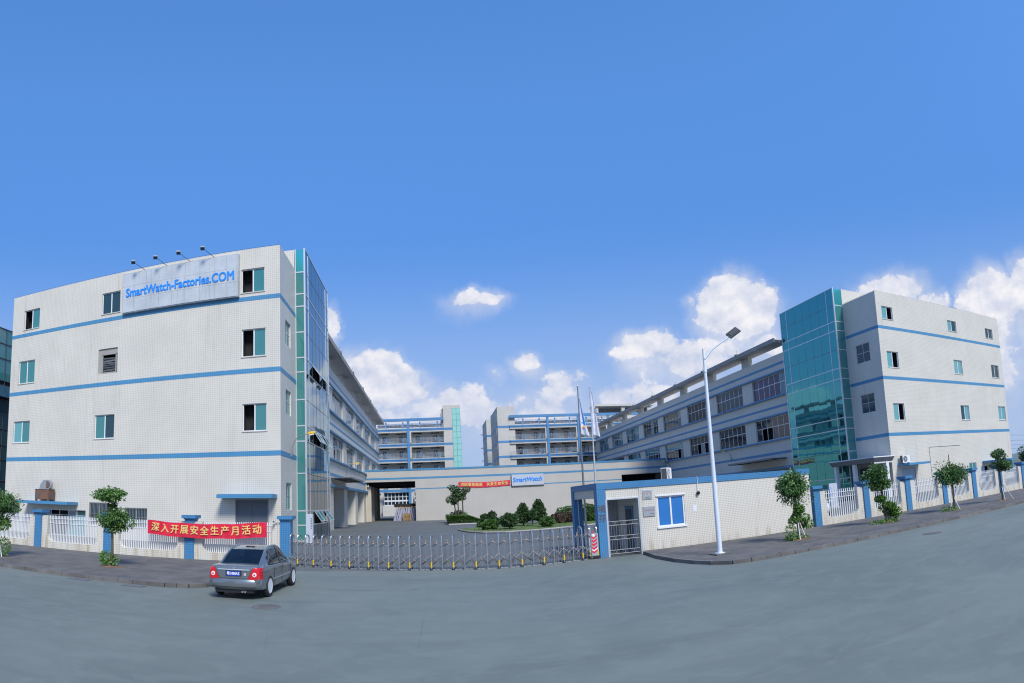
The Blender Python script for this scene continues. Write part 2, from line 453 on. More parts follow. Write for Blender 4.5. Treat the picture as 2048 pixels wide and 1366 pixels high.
class MB:
    def __init__(s):
        s.v = []; s.f = []; s.mi = []
    def quad(s, a, b, c, d, mi=0):
        i = len(s.v); s.v += [tuple(a), tuple(b), tuple(c), tuple(d)]; s.f.append((i, i + 1, i + 2, i + 3)); s.mi.append(mi); return s
    def box(s, x0, x1, y0, y1, z0, z1, mi=0):
        x0, x1 = min(x0, x1), max(x0, x1); y0, y1 = min(y0, y1), max(y0, y1); z0, z1 = min(z0, z1), max(z0, z1)
        i = len(s.v)
        s.v += [(x0, y0, z0), (x1, y0, z0), (x1, y1, z0), (x0, y1, z0), (x0, y0, z1), (x1, y0, z1), (x1, y1, z1), (x0, y1, z1)]
        for q in ((0, 3, 2, 1), (4, 5, 6, 7), (0, 1, 5, 4), (1, 2, 6, 5), (2, 3, 7, 6), (3, 0, 4, 7)):
            s.f.append(tuple(i + k for k in q)); s.mi.append(mi)
        return s
    def mbox(s, mp, a0, a1, z0, z1, d0, d1, mi=0):
        p = mp(a0, z0, d0); q = mp(a1, z1, d1)
        return s.box(p[0], q[0], p[1], q[1], p[2], q[2], mi)
    def prism(s, pts, d, mi=0):
        """pts: closed outline of 3D points, d: extrusion vector"""
        n = len(pts); i = len(s.v); d = Vector(d)
        s.v += [tuple(p) for p in pts] + [tuple(Vector(p) + d) for p in pts]
        s.f.append(tuple(range(i + n - 1, i - 1, -1))); s.mi.append(mi)
        s.f.append(tuple(range(i + n, i + 2 * n))); s.mi.append(mi)
        for k in range(n):
            k2 = (k + 1) % n
            s.f.append((i + k, i + k2, i + n + k2, i + n + k)); s.mi.append(mi)
        return s
    def tube(s, pts, r, n=6, mi=0, cap=True):
        pts = [Vector(p) for p in pts]
        rs = r if isinstance(r, (list, tuple)) else [r] * len(pts)
        base = len(s.v); ref = None
        for k, p in enumerate(pts):
            d = (pts[min(k + 1, len(pts) - 1)] - pts[max(k - 1, 0)]).normalized()
            if ref is None:
                ref = Vector((0, 0, 1)) if abs(d.z) < .9 else Vector((1, 0, 0))
            a = d.cross(ref)
            if a.length < 1e-4: a = d.cross(Vector((0, 1, 0)))
            a.normalize(); b = d.cross(a)
            ref = ref if abs(d.dot(ref)) < .95 else a
            for j in range(n):
                t = 2 * PI * j / n
                s.v.append(tuple(p + (a * math.cos(t) + b * math.sin(t)) * rs[k]))
        for k in range(len(pts) - 1):
            for j in range(n):
                j2 = (j + 1) % n
                s.f.append((base + k * n + j, base + k * n + j2, base + (k + 1) * n + j2, base + (k + 1) * n + j)); s.mi.append(mi)
        if cap:
            s.f.append(tuple(base + j for j in range(n - 1, -1, -1))); s.mi.append(mi)
            s.f.append(tuple(base + (len(pts) - 1) * n + j for j in range(n))); s.mi.append(mi)
        return s
    def lathe(s, prof, c=(0, 0, 0), n=16, axis='Z', mi=0):
        base = len(s.v); c = Vector(c)
        for (r, h) in prof:
            for j in range(n):
                t = 2 * PI * j / n
                x, y = r * math.cos(t), r * math.sin(t)
                v = {'Z': (x, y, h), 'X': (h, x, y), 'Y': (x, h, y)}[axis]
                s.v.append(tuple(Vector(v) + c))
        for k in range(len(prof) - 1):
            for j in range(n):
                j2 = (j + 1) % n
                s.f.append((base + k * n + j, base + k * n + j2, base + (k + 1) * n + j2, base + (k + 1) * n + j)); s.mi.append(mi)
        s.f.append(tuple(base + j for j in range(n - 1, -1, -1))); s.mi.append(mi)
        s.f.append(tuple(base + (len(prof) - 1) * n + j for j in range(n))); s.mi.append(mi)
        return s
    def build(s, name, mats, parent=None, smooth=False, origin=None, local=False, recalc=False):
        if not isinstance(mats, (list, tuple)): mats = [mats]
        org = Vector(origin) if origin is not None else (Vector((0, 0, 0)) if local else (wloc(parent) if parent else Vector((0, 0, 0))))
        me = bpy.data.meshes.new(name)
        me.from_pydata([tuple(Vector(p) - org) for p in s.v], [], s.f)
        for k in mats: me.materials.append(M[k] if isinstance(k, str) else k)
        me.polygons.foreach_set('material_index', s.mi)
        if smooth:
            me.polygons.foreach_set('use_smooth', [True] * len(me.polygons))
            me.set_sharp_from_angle(angle=R(38))
        if recalc:
            bm = bmesh.new(); bm.from_mesh(me); bmesh.ops.recalc_face_normals(bm, faces=bm.faces); bm.to_mesh(me); bm.free()
        me.update()
        o = bpy.data.objects.new(name, me)
        COL.objects.link(o)
        if parent is not None: o.parent = parent
        if origin is not None: o.location = org - (wloc(parent) if parent else Vector((0, 0, 0)))
        return o


def tag(o, label=None, cat=None, group=None, kind=None):
    if label: o['label'] = label
    if cat: o['category'] = cat
    if group: o['group'] = group
    if kind: o['kind'] = kind
    return o


def thing(name, label, cat, loc=(0, 0, 0), group=None, rz=0):
    o = bpy.data.objects.new(name, None)
    o.empty_display_size = .3
    COL.objects.link(o)
    o.location = loc; o.rotation_euler = (0, 0, rz)
    return tag(o, label, cat, group)


def copy_tree(o, parent=None):
    c = o.copy(); COL.objects.link(c)
    if parent is not None: c.parent = parent
    for ch in o.children: copy_tree(ch, c)
    return c


_unit = {}


def unit(name, matname, parent, centre, size, rot=(0, 0, 0)):
    """a box part that shares one mesh with all boxes of the same name and material"""
    key = (name, matname)
    if key not in _unit:
        me = bpy.data.meshes.new(name)
        b = MB().box(-.5, .5, -.5, .5, -.5, .5)
        me.from_pydata(b.v, [], b.f); me.materials.append(M[matname]); me.update()
        _unit[key] = me
    o = bpy.data.objects.new(name, _unit[key])
    COL.objects.link(o)
    if parent is not None: o.parent = parent
    o.location = Vector(centre) - (wloc(parent) if parent else Vector((0, 0, 0)))
    o.scale = size
    o.rotation_euler = rot
    return o


def ubox(name, matname, parent, mp, a0, a1, z0, z1, d0, d1, rot=(0, 0, 0)):
    p = Vector(mp(a0, z0, d0)); q = Vector(mp(a1, z1, d1))
    s = q - p
    return unit(name, matname, parent, (p + q) / 2, (abs(s.x), abs(s.y), abs(s.z)), rot)


def wall(mb, mp, a0, a1, z0, z1, holes, depth=.22, back=.9, mi=0, mi_back=1, mi_rev=None):
    """sheet with rectangular openings, each with reveals and a shallow near-black box standing in for the unlit room behind"""
    if mi_rev is None: mi_rev = mi
    As = sorted({a0, a1, *[min(max(h[k], a0), a1) for h in holes for k in (0, 1)]})
    Zs = sorted({z0, z1, *[min(max(h[k], z0), z1) for h in holes for k in (2, 3)]})
    for i in range(len(As) - 1):
        for j in range(len(Zs) - 1):
            ca, cz = (As[i] + As[i + 1]) / 2, (Zs[j] + Zs[j + 1]) / 2
            if any(h[0] < ca < h[1] and h[2] < cz < h[3] for h in holes): continue
            mb.quad(mp(As[i], Zs[j], 0), mp(As[i + 1], Zs[j], 0), mp(As[i + 1], Zs[j + 1], 0), mp(As[i], Zs[j + 1], 0), mi)
    for h in holes:
        b0, b1, c0, c1 = h[:4]
        for (p, q) in (((b0, c0), (b1, c0)), ((b1, c0), (b1, c1)), ((b1, c1), (b0, c1)), ((b0, c1), (b0, c0))):
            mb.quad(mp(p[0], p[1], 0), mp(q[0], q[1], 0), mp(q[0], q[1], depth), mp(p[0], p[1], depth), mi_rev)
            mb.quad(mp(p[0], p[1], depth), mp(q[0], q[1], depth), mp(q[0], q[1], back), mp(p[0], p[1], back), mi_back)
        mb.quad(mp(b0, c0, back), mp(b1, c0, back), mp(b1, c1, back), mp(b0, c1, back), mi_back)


def window(parent, mp, a0, a1, z0, z1, cols, rows, panes, d=.12, fr=.05, frame='alu', rowf=None, name='window', mull=None):
    """frame (part) with its panes (sub-parts); panes: list of material names, None = open"""
    mb = MB(); mull = mull or fr * .8
    mb.mbox(mp, a0, a0 + fr, z0, z1, d - .04, d + .04); mb.mbox(mp, a1 - fr, a1, z0, z1, d - .04, d + .04)
    mb.mbox(mp, a0 + fr, a1 - fr, z0, z0 + fr, d - .038, d + .038); mb.mbox(mp, a0 + fr, a1 - fr, z1 - fr, z1, d - .038, d + .038)
    xs = [a0 + fr / 2 + (a1 - a0 - fr) * k / cols for k in range(cols + 1)]
    rowf = rowf or [k / rows for k in range(rows + 1)]
    zs = [z0 + fr / 2 + (z1 - z0 - fr) * k for k in rowf]
    for x in xs[1:-1]: mb.mbox(mp, x - mull / 2, x + mull / 2, z0 + fr, z1 - fr, d - .034, d + .034)
    for z in zs[1:-1]: mb.mbox(mp, a0 + fr, a1 - fr, z - mull / 2, z + mull / 2, d - .030, d + .030)
    w = mb.build(name, frame, parent)
    k = 0
    for j in range(rows):
        for i in range(cols):
            m_ = panes[k % len(panes)]; k += 1
            if m_ is None: continue
            ubox('pane', m_, w, mp, xs[i] + mull * .45, xs[i + 1] - mull * .45, zs[j] + mull * .45, zs[j + 1] - mull * .45, d - .006, d + .006)
    return w


def text_obj(name, body, size, matname, parent, mtx, bold=0.0, shear=0.0, extrude=.01, align='CENTER', spacing=1.0, width=None, local=False):
    cu = bpy.data.curves.new(name, 'FONT')
    cu.body = body; cu.size = size; cu.shear = shear; cu.extrude = extrude
    cu.align_x = align; cu.align_y = 'CENTER'; cu.space_character = spacing; cu.resolution_u = 3
    o = bpy.data.objects.new(name, cu); COL.objects.link(o)
    bpy.context.view_layer.update()
    dg = bpy.context.evaluated_depsgraph_get()
    me = bpy.data.meshes.new_from_object(o.evaluated_get(dg))
    bpy.data.objects.remove(o); bpy.data.curves.remove(cu)
    if width:
        xs = [v.co.x for v in me.vertices]; k = width / max(1e-6, (max(xs) - min(xs))); mid = (max(xs) + min(xs)) / 2
        for v in me.vertices: v.co.x = (v.co.x - mid) * k
    if bold:                                   # heavier stroke: copies set beside each other, each a hair in front of the last
        src = me; vs = []; fs = []
        for q, (ox, oy) in enumerate(((0, 0), (-1, .3), (1, -.3), (-.5, -1), (.5, 1))):
            b0 = len(vs)
            vs += [(v.co.x + ox * bold, v.co.y + oy * bold * .7, v.co.z + q * .0008) for v in src.vertices]
            fs += [tuple(b0 + i for i in p.vertices) for p in src.polygons]
        me = bpy.data.meshes.new(name); me.from_pydata(vs, [], fs)
    off = Vector((0, 0, 0)) if local else (wloc(parent) if parent else Vector((0, 0, 0)))
    for v in me.vertices: v.co = mtx @ v.co - off
    me.name = name; me.materials.clear(); me.materials.append(M[matname])
    n = bpy.data.objects.new(name, me); COL.objects.link(n)
    if parent is not None: n.parent = parent
    return n


def facing_front(x, y, z, tilt=0.0):          # text plane facing the street (-Y)
    return Matrix.Translation((x, y, z)) @ Matrix.Rotation(tilt, 4, 'Y') @ Matrix.Rotation(PI / 2, 4, 'X')


def struct(mb, name, mats, **kw):
    o = mb.build(name, mats, **kw); o['kind'] = 'structure'; return o


# ------------------------------------------------------------------ ground, road, pavements
g0 = MB()
N = 48
g0.quad((-1500, -1500, -.06), (1500, -1500, -.06), (1500, 2500, -.06), (-1500, 2500, -.06))
struct(g0, 'ground', 'ground_far')
FENCE_L, FENCE_R, KERB_L, KERB_R = 26.6, 24.75, 17.67, 17.75
struct(MB().quad((-260, -80, 0), (260, -80, 0), (260, 24.3, 0), (-260, 24.3, 0)), 'road', 'road_concrete')
struct(MB().quad((-60, 24.3, 0), (90, 24.3, 0), (90, 190, 0), (-60, 190, 0)), 'yard', 'yard_concrete')
KH = .13
pave_l = [(-70, KERB_L + .16), (-8.9, KERB_L + .16), (-8.2, KERB_L + .34), (-7.78, KERB_L + .75), (-7.6, KERB_L + 1.4), (-7.45, 22.0), (-7.3, 26.5), (-70, 26.5)]
pave_r = [(9.14, 24.45), (8.9, 22.0), (8.95, 20.35), (9.17, 19.2), (9.45, 18.4), (9.88, 17.78), (10.5, KERB_R - .10), (20, KERB_R + .05), (90, KERB_R + .7), (90, 24.7), (18.7, 24.7), (18.7, 24.45)]
for pts, nm in ((pave_l, 'pavement'), (pave_r, 'pavement')):
    struct(MB().prism([(x, y, -.02) for x, y in pts], (0, 0, KH + .02)), nm, 'paving')


def kerb_run(path, length, nm='kerb'):
    root = bpy.data.objects.new(nm, None); COL.objects.link(root); root['kind'] = 'structure'
    root.location = (*path[0], 0)
    for k in range(len(path) - 1):
        a, b = Vector(path[k]), Vector(path[k + 1]); L = (b - a).length; n = max(1, round(L / length)); d = (b - a).normalized()
        for i in range(n):
            c = a + (b - a) * ((i + .5) / n)
            jig = rnd.uniform(-.008, .008)
            unit('kerb_stone', 'kerb_stone', root, (c.x - d.y * jig, c.y + d.x * jig, KH / 2 + rnd.uniform(-.004, .006) - .03), (L / n - .018, .17, KH + .06), (rnd.uniform(-.015, .015), 0, math.atan2(d.y, d.x) + rnd.uniform(-.008, .008)))
    return root


kerb_run([(-44, KERB_L + .08), (-8.9, KERB_L + .08)], .62)
kerb_run([(-8.9, KERB_L + .08), (-8.12, KERB_L + .27), (-7.70, KERB_L + .72), (-7.52, KERB_L + 1.4), (-7.37, 22.0), (-7.22, 26.3)], .5)
kerb_run([(9.05, 24.2), (8.82, 22.0), (8.87, 20.33), (9.09, 19.15), (9.38, 18.3), (9.82, 17.70), (10.5, KERB_R - .18)], .5)
kerb_run([(10.5, KERB_R - .18), (20, KERB_R - .03), (60, KERB_R + .35)], .62)

# ------------------------------------------------------------------ factory blocks (left and right, mirrored about the yard)
ZT, ZTT = 22.4, 24.2
S1, S2, S3 = (18.28, 18.62), (12.67, 13.02), (6.45, 6.82)      # blue tile bands of the end blocks
WS1, WS2, WS3 = (18.0, 18.34), (12.45, 12.77), (6.36, 6.70)    # blue tile bands of the long wings
LEVELS = [0.0, 1.28, 2.42, 5.4, 8.0, 9.25, 11.4, 13.7, 14.9, 17.05, 19.25, 20.32, 22.2, ZTT]   # transoms of the glass stair towers
VENTS = {1, 4, 7, 10}


def block(cfg):
    s, xc, w, yF, yT, yT2, xt, xw, yend = (cfg[k] for k in ('s', 'xc', 'w', 'yF', 'yT', 'yT2', 'xt', 'xw', 'yend'))
    root = thing('factory_building', cfg['label'], 'factory', (xc + s * w / 2, yF, 0))
    F = lambda u, z, d: (xc + s * u, yF + d, z)                 # street front, u away from the yard
    SD = lambda y, z, d: (xc + s * d, y, z)                     # yard side of the end block
    WG = lambda y, z, d: (xw + s * d, y, z)                     # yard side of the wing
    TW = lambda y, z, d: (xt + s * d, y, z)                     # long glass face of the stair tower
    TF = lambda u, z, d: (xc - s * u, yT + d, z)                # narrow glass face of the stair tower
    # walls
    mb = MB()
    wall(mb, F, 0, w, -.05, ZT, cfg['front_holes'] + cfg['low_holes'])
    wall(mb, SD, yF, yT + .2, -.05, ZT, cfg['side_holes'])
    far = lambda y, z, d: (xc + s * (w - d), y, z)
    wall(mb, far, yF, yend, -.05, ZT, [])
    # roof, parapet
    for y0, y1 in ((yF, yT + .15),):
        mb.quad(F(0, ZT - .7, 0), F(w, ZT - .7, 0), F(w, ZT - .7, y1 - y0), F(0, ZT - .7, y1 - y0))
    mb.mbox(F, 0.005, w - .005, ZT - .7, ZT - .004, .004, .25); mb.mbox(SD, yF + .25, yT + .15, ZT - .7, ZT - .004, .004, .25)
    # taller core behind the glass tower and the body of the wing
    walls = mb.build('wall', ['tile_white', 'near_black'], root)
    c2 = MB(); c2.mbox(SD, yT + .22, yT2 + .6, 0, ZTT + .12, .12, 9); c2.build('stair_tower_wall', 'tile_white', root)
    c2 = MB(); c2.mbox(SD, yT + .22, yT2 + .6, 0, ZT - .6, 9.01, w - .05); c2.build('rear_wall', 'tile_white', root)
    # blue bands
    for (a, b) in (S1, S2, S3):
        m2 = MB(); m2.mbox(F, -.012, w + .012, a, b, -.012, .05); m2.mbox(SD, yF + .06, yT, a, b, -.012, .05)
        m2.build('stripe', 'stripe_blue', root)
    # coping rail and lightning rods
    m2 = MB(); m2.tube([F(.1, ZT + .10, .1), F(w - .1, ZT + .10, .1)], .012, 4)
    for k in range(int(w / 1.5)): m2.tube([F(.15 + 1.5 * k, ZT - .01, .1), F(.15 + 1.5 * k, ZT + .10, .1)], .008, 4)
    m2.tube([SD(yF + .1, ZT + .10, .1), SD(yT, ZT + .10, .1)], .012, 4)
    for p in (F(.12, ZT, .12), F(w - .4, ZT, .12), SD(yT + .5, ZTT + .1, .4)): m2.tube([p, (p[0], p[1], p[2] + .55)], .011, 4)
    m2.build('lightning_conductor', 'steel_dull', root)
    # windows of the front and the side
    for h in cfg['front_holes']:
        if h[4] is None: continue
        window(root, F, h[0], h[1], h[2], h[3], 2, 1, h[4], d=.14, fr=.065, frame='alu_white', mull=.09)
        mm = MB(); mm.mbox(F, h[0] - .06, h[1] + .06, h[2] - .07, h[2] - .003, -.05, .1); mm.build('sill', 'plaster_white', root)
    for h in cfg['side_holes']:
        window(root, SD, h[0], h[1], h[2], h[3], 2, 2, h[4], d=.12, fr=.05, frame='alu', rowf=[0, .52, 1])
    # ---- glass stair tower
    lv = LEVELS
    ncol = 7
    ys = [yT + .0 + (yT2 - yT) * f for f in (0, .12, .268, .416, .564, .712, .88, 1.0)]
    pr = abs(xt - xc)
    fm = MB()
    fm.mbox(TF, pr - .09, pr + .045, 0, ZTT + .03, -.05, .07)
    fm.mbox(TF, -.02, .06, 0, ZTT + .03, -.04, .07)
    fm.mbox(TW, yT2 - .07, yT2 + .07, 0, ZTT + .03, -.045, .05)
    fm.mbox(TW, yT + .02, yT2, ZTT - .05, ZTT + .028, -.04, .055)
    cw = fm.build('curtain_wall', 'alu', root)
    for k, z in enumerate(lv[:-1]):
        hz = .05 if (k in VENTS or k - 1 in VENTS) else .018
        if k == 0: z += .05
        ubox('transom', 'alu' if hz > .03 else 'mid_grey', cw, TW, yT + .05, yT2 - .06, z - hz, z + hz, -.03 if hz > .03 else -.015, .06)
        ubox('transom', 'alu', cw, TF, .06, pr - .09, z - .05, z + .05, -.028, .06)
    for k, y in enumerate(ys[1:-1]):
        hw = .045 if k in (0, 5) else .016
        ubox('mullion', 'alu' if hw > .03 else 'dark_grey', cw, TW, y - hw, y + hw, .02, ZTT - .06, -.035 if hw > .03 else -.012, .05)
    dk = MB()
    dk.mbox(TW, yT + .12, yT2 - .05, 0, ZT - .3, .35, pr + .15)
    dk.build('tower_dark_fill', 'near_black', root)  # near-black block, the unlit tower interior put into its colour
    gl_long, gl_side = cfg['glass_long'], 'glass_side'
    for j in range(len(lv) - 1):
        z0, z1 = lv[j] + .03, lv[j + 1] - .03
        for i in range(ncol):
            y0, y1 = ys[i] + .02, ys[i + 1] - .02
            tilt = (0, rnd.uniform(-.002, .002) - (.012 if s > 0 else 0), rnd.uniform(-.002, .002) + (.018 if s > 0 else 0))
            if j in cfg['open_rows'] and i in (2, 3, 5):
                # awning light, hinged at its top and pushed out
                ang = cfg['open_rows'][j]
                hgt = z1 - z0
                c = Vector(TW((y0 + y1) / 2, z1, .0)) + Vector((-s * math.sin(ang) * hgt / 2, 0, -math.cos(ang) * hgt / 2))
                o = MB()
                wy = (y1 - y0)
                o.box(-.02, .02, -wy / 2, -wy / 2 + .06, -hgt / 2, hgt / 2); o.box(-.02, .02, wy / 2 - .06, wy / 2, -hgt / 2, hgt / 2)
                o.box(-.019, .019, -wy / 2 + .06, wy / 2 - .06, -hgt / 2, -hgt / 2 + .06); o.box(-.019, .019, -wy / 2 + .06, wy / 2 - .06, hgt / 2 - .06, hgt / 2)
                o.box(-.006, .006, -wy / 2 + .06, wy / 2 - .06, -hgt / 2 + .06, hgt / 2 - .06, 1)
                ob = o.build('awning_window', ['alu', 'glass_side'], cw, local=True)
                ob.location = c - wloc(cw)
                ob.rotation_euler = (0, s * ang, 0)
            else:
                ubox('glass_pane', gl_long if not (j <= 2 and s < 0) else 'glass_window_dark', cw, TW, y0, y1, z0, z1, .0, .02, tilt)
        mt = 'glass_clear_teal' if j == len(lv) - 2 else gl_side
        ubox('glass_pane', mt, cw, TF, .06, pr - .09, z0 + .02, z1 - .02, .0, .02, (rnd.uniform(-.004, .004), 0, rnd.uniform(-.004, .004)))
    # ---- long wing
    P0 = yT2 + .05
    bay, win = 10.8, 8.0
    wins = []
    y = cfg['win0']
    k = 0
    while y + win < yend + .5:
        wins.append((y, min(y + win, yend - .6))); y += bay
    holes = [(a, b, z0, z1) for (a, b) in wins for (z0, z1) in ((8.42, 11.4), (14.1, 16.98)) if a < yend - 2]
    wb = MB()
    wall(wb, WG, P0, yend, cfg['zlow'], 19.4, holes, depth=.3, back=1.2)
    # recessed ground floor with piers
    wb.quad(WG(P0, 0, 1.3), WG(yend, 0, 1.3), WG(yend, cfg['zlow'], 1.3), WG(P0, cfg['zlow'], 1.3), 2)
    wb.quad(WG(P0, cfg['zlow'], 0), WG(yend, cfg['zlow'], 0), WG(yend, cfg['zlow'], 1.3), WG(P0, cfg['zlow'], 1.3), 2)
    # end wall, roof
    wb.quad(WG(yend, 0, 0), WG(yend, 0, 14), WG(yend, 19.4, 14), WG(yend, 19.4, 0))
    wb.quad(WG(P0, 19.0, 0.25), WG(yend, 19.0, .25), WG(yend, 19.0, 14), WG(P0, 19.0, 14))
    wb.mbox(WG, P0, yend - .005, 18.9, 19.396, .004, .25)
    wb.build('wing_wall', ['tile_white', 'near_black', 'shade_wall'], root)
    for (a, b) in wins:      # piers stand in the gaps between the window bays
        pb = MB(); pb.mbox(WG, b + .05, b + 2.75, 0, cfg['zlow'] - .004, .003, 1.32); pb.build('pier', 'tile_white', root)
        if b + 5 < yend:
            window(root, lambda a_, z_, d_: WG(a_, z_, d_ + 1.16), b + 3.6, b + 9.6, 1.0, 3.9, 4, 2, ['glass_wing'], d=.1, fr=.06)
    for (a, b) in (WS1, WS2, WS3):
        m2 = MB(); m2.mbox(WG, P0, yend, a, b, -.012, .05); m2.build('stripe', 'stripe_blue', root)
    for (a, b) in ((17.02, 17.22), (13.86, 14.06), (11.44, 11.64), (8.18, 8.38), (cfg['zlow'] - .02, cfg['zlow'] + .3)):
        m2 = MB(); m2.mbox(WG, P0, yend, a, b, -.32, .06); m2.build('ledge', 'stripe_blue', root)
    for wi, (a, b) in enumerate(wins):
        for fl, (z0, z1) in enumerate(((8.42, 11.4), (14.1, 16.98))):
            if a > yend - 2: continue
            n = 6
            pal = []
            for r_ in range(2):
                for c_ in range(n):
                    m_ = 'glass_wing'
                    if s > 0 and fl == 1 and wi == 0: m_ = 'curtain_purple' if c_ > 1 and not (r_ == 0 and c_ == 2) else ('glass_wing_teal' if c_ == 0 else 'curtain_purple')
                    elif s > 0 and fl == 0 and wi in (3, 4) and r_ == 1: m_ = 'glass_wing_teal'
                    elif s > 0 and fl == 0 and wi in (0, 2, 3) and r_ == 0 and c_ in (1, 3, 4): m_ = None if rnd.random() < .6 else 'glass_wing'
                    elif wi >= 5 and rnd.random() < .35: m_ = 'glass_wing_teal'
                    elif rnd.random() < .07: m_ = 'curtain_pale'
                    pal.append(m_)
            if s < 0: pal = [('curtain_pale' if rnd.random() < .35 else m_) for m_ in pal]
            window(root, WG, a, b, z0, z1, n, 2, pal, d=.2, fr=.07, rowf=[0, .58, 1], mull=.075)
    # roof pergola: posts over the piers, slab with a thin lip that overhangs the wall
    pg = MB(); pg.mbox(WG, P0 + .5, yend, 20.62, 20.98, -1.35, .9)
    pg.mbox(WG, P0 + .5, yend, 20.98, 21.16, -1.35, -1.15)
    pgo = pg.build('roof_pergola', 'concrete_slab', root)
    for (a, b) in wins:
        if b + 2.4 < yend:
            ubox('post', 'plaster_white', pgo, WG, b + .45, b + 2.4, 19.40, 20.62, .02, .62)
            m3 = MB(); m3.tube([WG(b + 1.4, 20.98, -1.2), WG(b + 1.4, 21.9, -1.2)], .02, 4); m3.mbox(WG, b + 1.2, b + 1.7, 20.99, 21.3, -1.45, -1.0)
            m3.build('lightning_rod', 'steel_dull', pgo)
    return root, F, SD, WG, TW, TF


T_, D_, P_ = 'glass_window', 'glass_window_dark', 'glass_window_pale'
uL = lambda x: -10.89 - x
Lfront = []
for (xa, xb, za, zb, pn) in ((-13.95, -12.10, 18.95, 20.82, [T_, None]), (-13.9, -12.02, 13.95, 16.08, [T_, None]), (-13.82, -11.95, 8.30, 10.36, [T_, None]),
                             (-26.55, -24.72, 18.98, 20.84, [D_, D_]), (-26.92, -24.98, 8.22, 10.24, [D_, T_]),
                             (-35.4, -33.5, 18.98, 20.86, [T_, None]), (-35.8, -33.85, 13.78, 15.95, [T_, T_]), (-36.15, -34.15, 8.18, 10.20, [T_, P_])):
    if pn[1] is None and xa > -20: pn = [T_, None]
    if xa < -34 and pn[1] is None: pn = [T_, None]
    Lfront.append((uL(xb), uL(xa), za, zb, pn))
Lfront.append((uL(-24.84), uL(-26.75), 13.75, 15.92, None))                         # louvred fan opening
Llow = [(uL(-25.25), uL(-27.2), 1.1, 2.9), (uL(-21.7), uL(-23.75), 1.05, 2.55), (uL(-34.95), uL(-36.4), 1.1, 2.9), (uL(-27.55), uL(-33.2), .02, 2.2), (uL(-11.87), uL(-14.3), .02, 3.22)]
Lside = [(41.35, 42.95, z, z + h, [T_, T_, D_, T_]) for z, h in ((15.2, 1.9), (9.75, 1.9), (2.5, 2.05))]
L_root, LF, LS, LW, LT, LTF = block(dict(s=-1, xc=-10.89, w=25.96, yF=39.82, yT=44.7, yT2=54.9, xt=-10.08, xw=-12.0, yend=125.5, win0=57.0, zlow=5.05,
    label='white tiled factory block on the left carrying the big weathered sign board', front_holes=Lfront, low_holes=Llow, side_holes=Lside,
    glass_long='glass_curtain_blue', open_rows={7: .62, 4: .55, 1: .62}))

uR = lambda x: x - 43.97
Rfront = []
for (xa, xb, za, zb, pn) in ((44.80, 46.5, 19.42, 20.85, [P_, None]), (44.92, 46.7, 14.02, 15.82, [P_, None]), (45.1, 46.85, 8.15, 10.04, [P_, None]),
                             (56.35, 58.1, 19.36, 20.7, [P_, D_]), (56.8, 58.5, 13.95, 15.72, [P_, P_]), (57.2, 58.95, 8.12, 9.97, [D_, P_]),
                             (64.6, 66.35, 19.38, 20.7, [D_, D_]), (65.1, 66.9, 13.94, 15.7, [D_, D_]), (65.7, 67.45, 8.1, 9.97, [P_, P_])):
    Rfront.append((uR(xa), uR(xb), za, zb, pn))
Rlow = [(uR(45.4), uR(47.6), .02, 2.88), (uR(55.1), uR(56.4), .85, 2.35), (uR(57.7), uR(59.25), .8, 2.68), (uR(60.1), uR(61.85), .02, 2.05), (uR(66.3), uR(67.7), .8, 2.45)]
Rside = [(44.5, 46.7, z, z + 2.1, [D_]) for z in (15.05, 9.4)]
R_root, RF, RS, RW, RT, RTF = block(dict(s=1, xc=43.97, w=23.95, yF=42.85, yT=48.2, yT2=58.8, xt=42.64, xw=43.0, yend=146.5, win0=59.5, zlow=4.4,
    label='white tiled factory block on the right with a tall teal glass stair tower', front_holes=Rfront, low_holes=Rlow, side_holes=Rside,
    glass_long='glass_curtain', open_rows={}))


# ---- ground floor of the left block
def bars(parent, mp, a0, a1, z0, z1, n, matname='mid_grey'):
    mb = MB()
    for k in range(n):
        a = a0 + (a1 - a0) * (k + .5) / n
        mb.mbox(mp, a - .014, a + .014, z0, z1, -.05, -.022)
    for z in (z0 + .05, (z0 + z1) / 2, z1 - .05): mb.mbox(mp, a0, a1, z - .014, z + .014, -.022, .003)
    return mb.build('window_grille', matname, parent)


for h in Llow[:3]:
    window(L_root, LF, h[0], h[1], h[2], h[3], 2, 1, [D_], d=.14)
    bars(L_root, LF, h[0], h[1], h[2], h[3], 15)
h = Llow[3]            # shop-front door: glazed leaves, the middle one pushed aside
shop = window(L_root, LF, h[0], h[1], h[2], h[3], 6, 2, [P_, P_, None, None, 'glass_window_pale', 'glass_window_pale', D_, 'curtain_pale', None, None, 'glass_window_dark', P_], d=.16, fr=.06, rowf=[0, .80, 1], name='shop_front')
h = Llow[4]
dm = MB(); dm.mbox(LF, h[0] + .03, (h[0] + h[1]) / 2 - .008, .02, h[3] - .02, .10, .16); dm.build('door', 'door_grey', L_root)
dm = MB(); dm.mbox(LF, (h[0] + h[1]) / 2 + .008, h[1] - .03, .02, h[3] - .02, .10, .16); dm.build('door', 'door_grey', L_root)
fm = MB(); fm.mbox(LF, h[0] - .06, h[0] + .03, 0, h[3] + .05, -.02, .18); fm.mbox(LF, h[1] - .03, h[1] + .06, 0, h[3] + .05, -.02, .18); fm.mbox(LF, h[0] + .03, h[1] - .03, h[3] - .02, h[3] + .05, -.02, .18)
fm.build('door_frame', 'mid_grey', L_root)
for (x0, x1, z0, z1, dep) in ((-33.9, -28.35, 2.62, 2.84, 1.6), (-15.35, -11.15, 3.36, 3.62, 1.3)):
    cm = MB(); cm.box(x0, x1, 39.82 - dep, 39.86, z0, z1); cm.box(x0 + .06, x1 - .06, 39.86 - dep, 39.84, z1, z1 + .03)
    cm.build('canopy', 'stripe_blue', L_root)
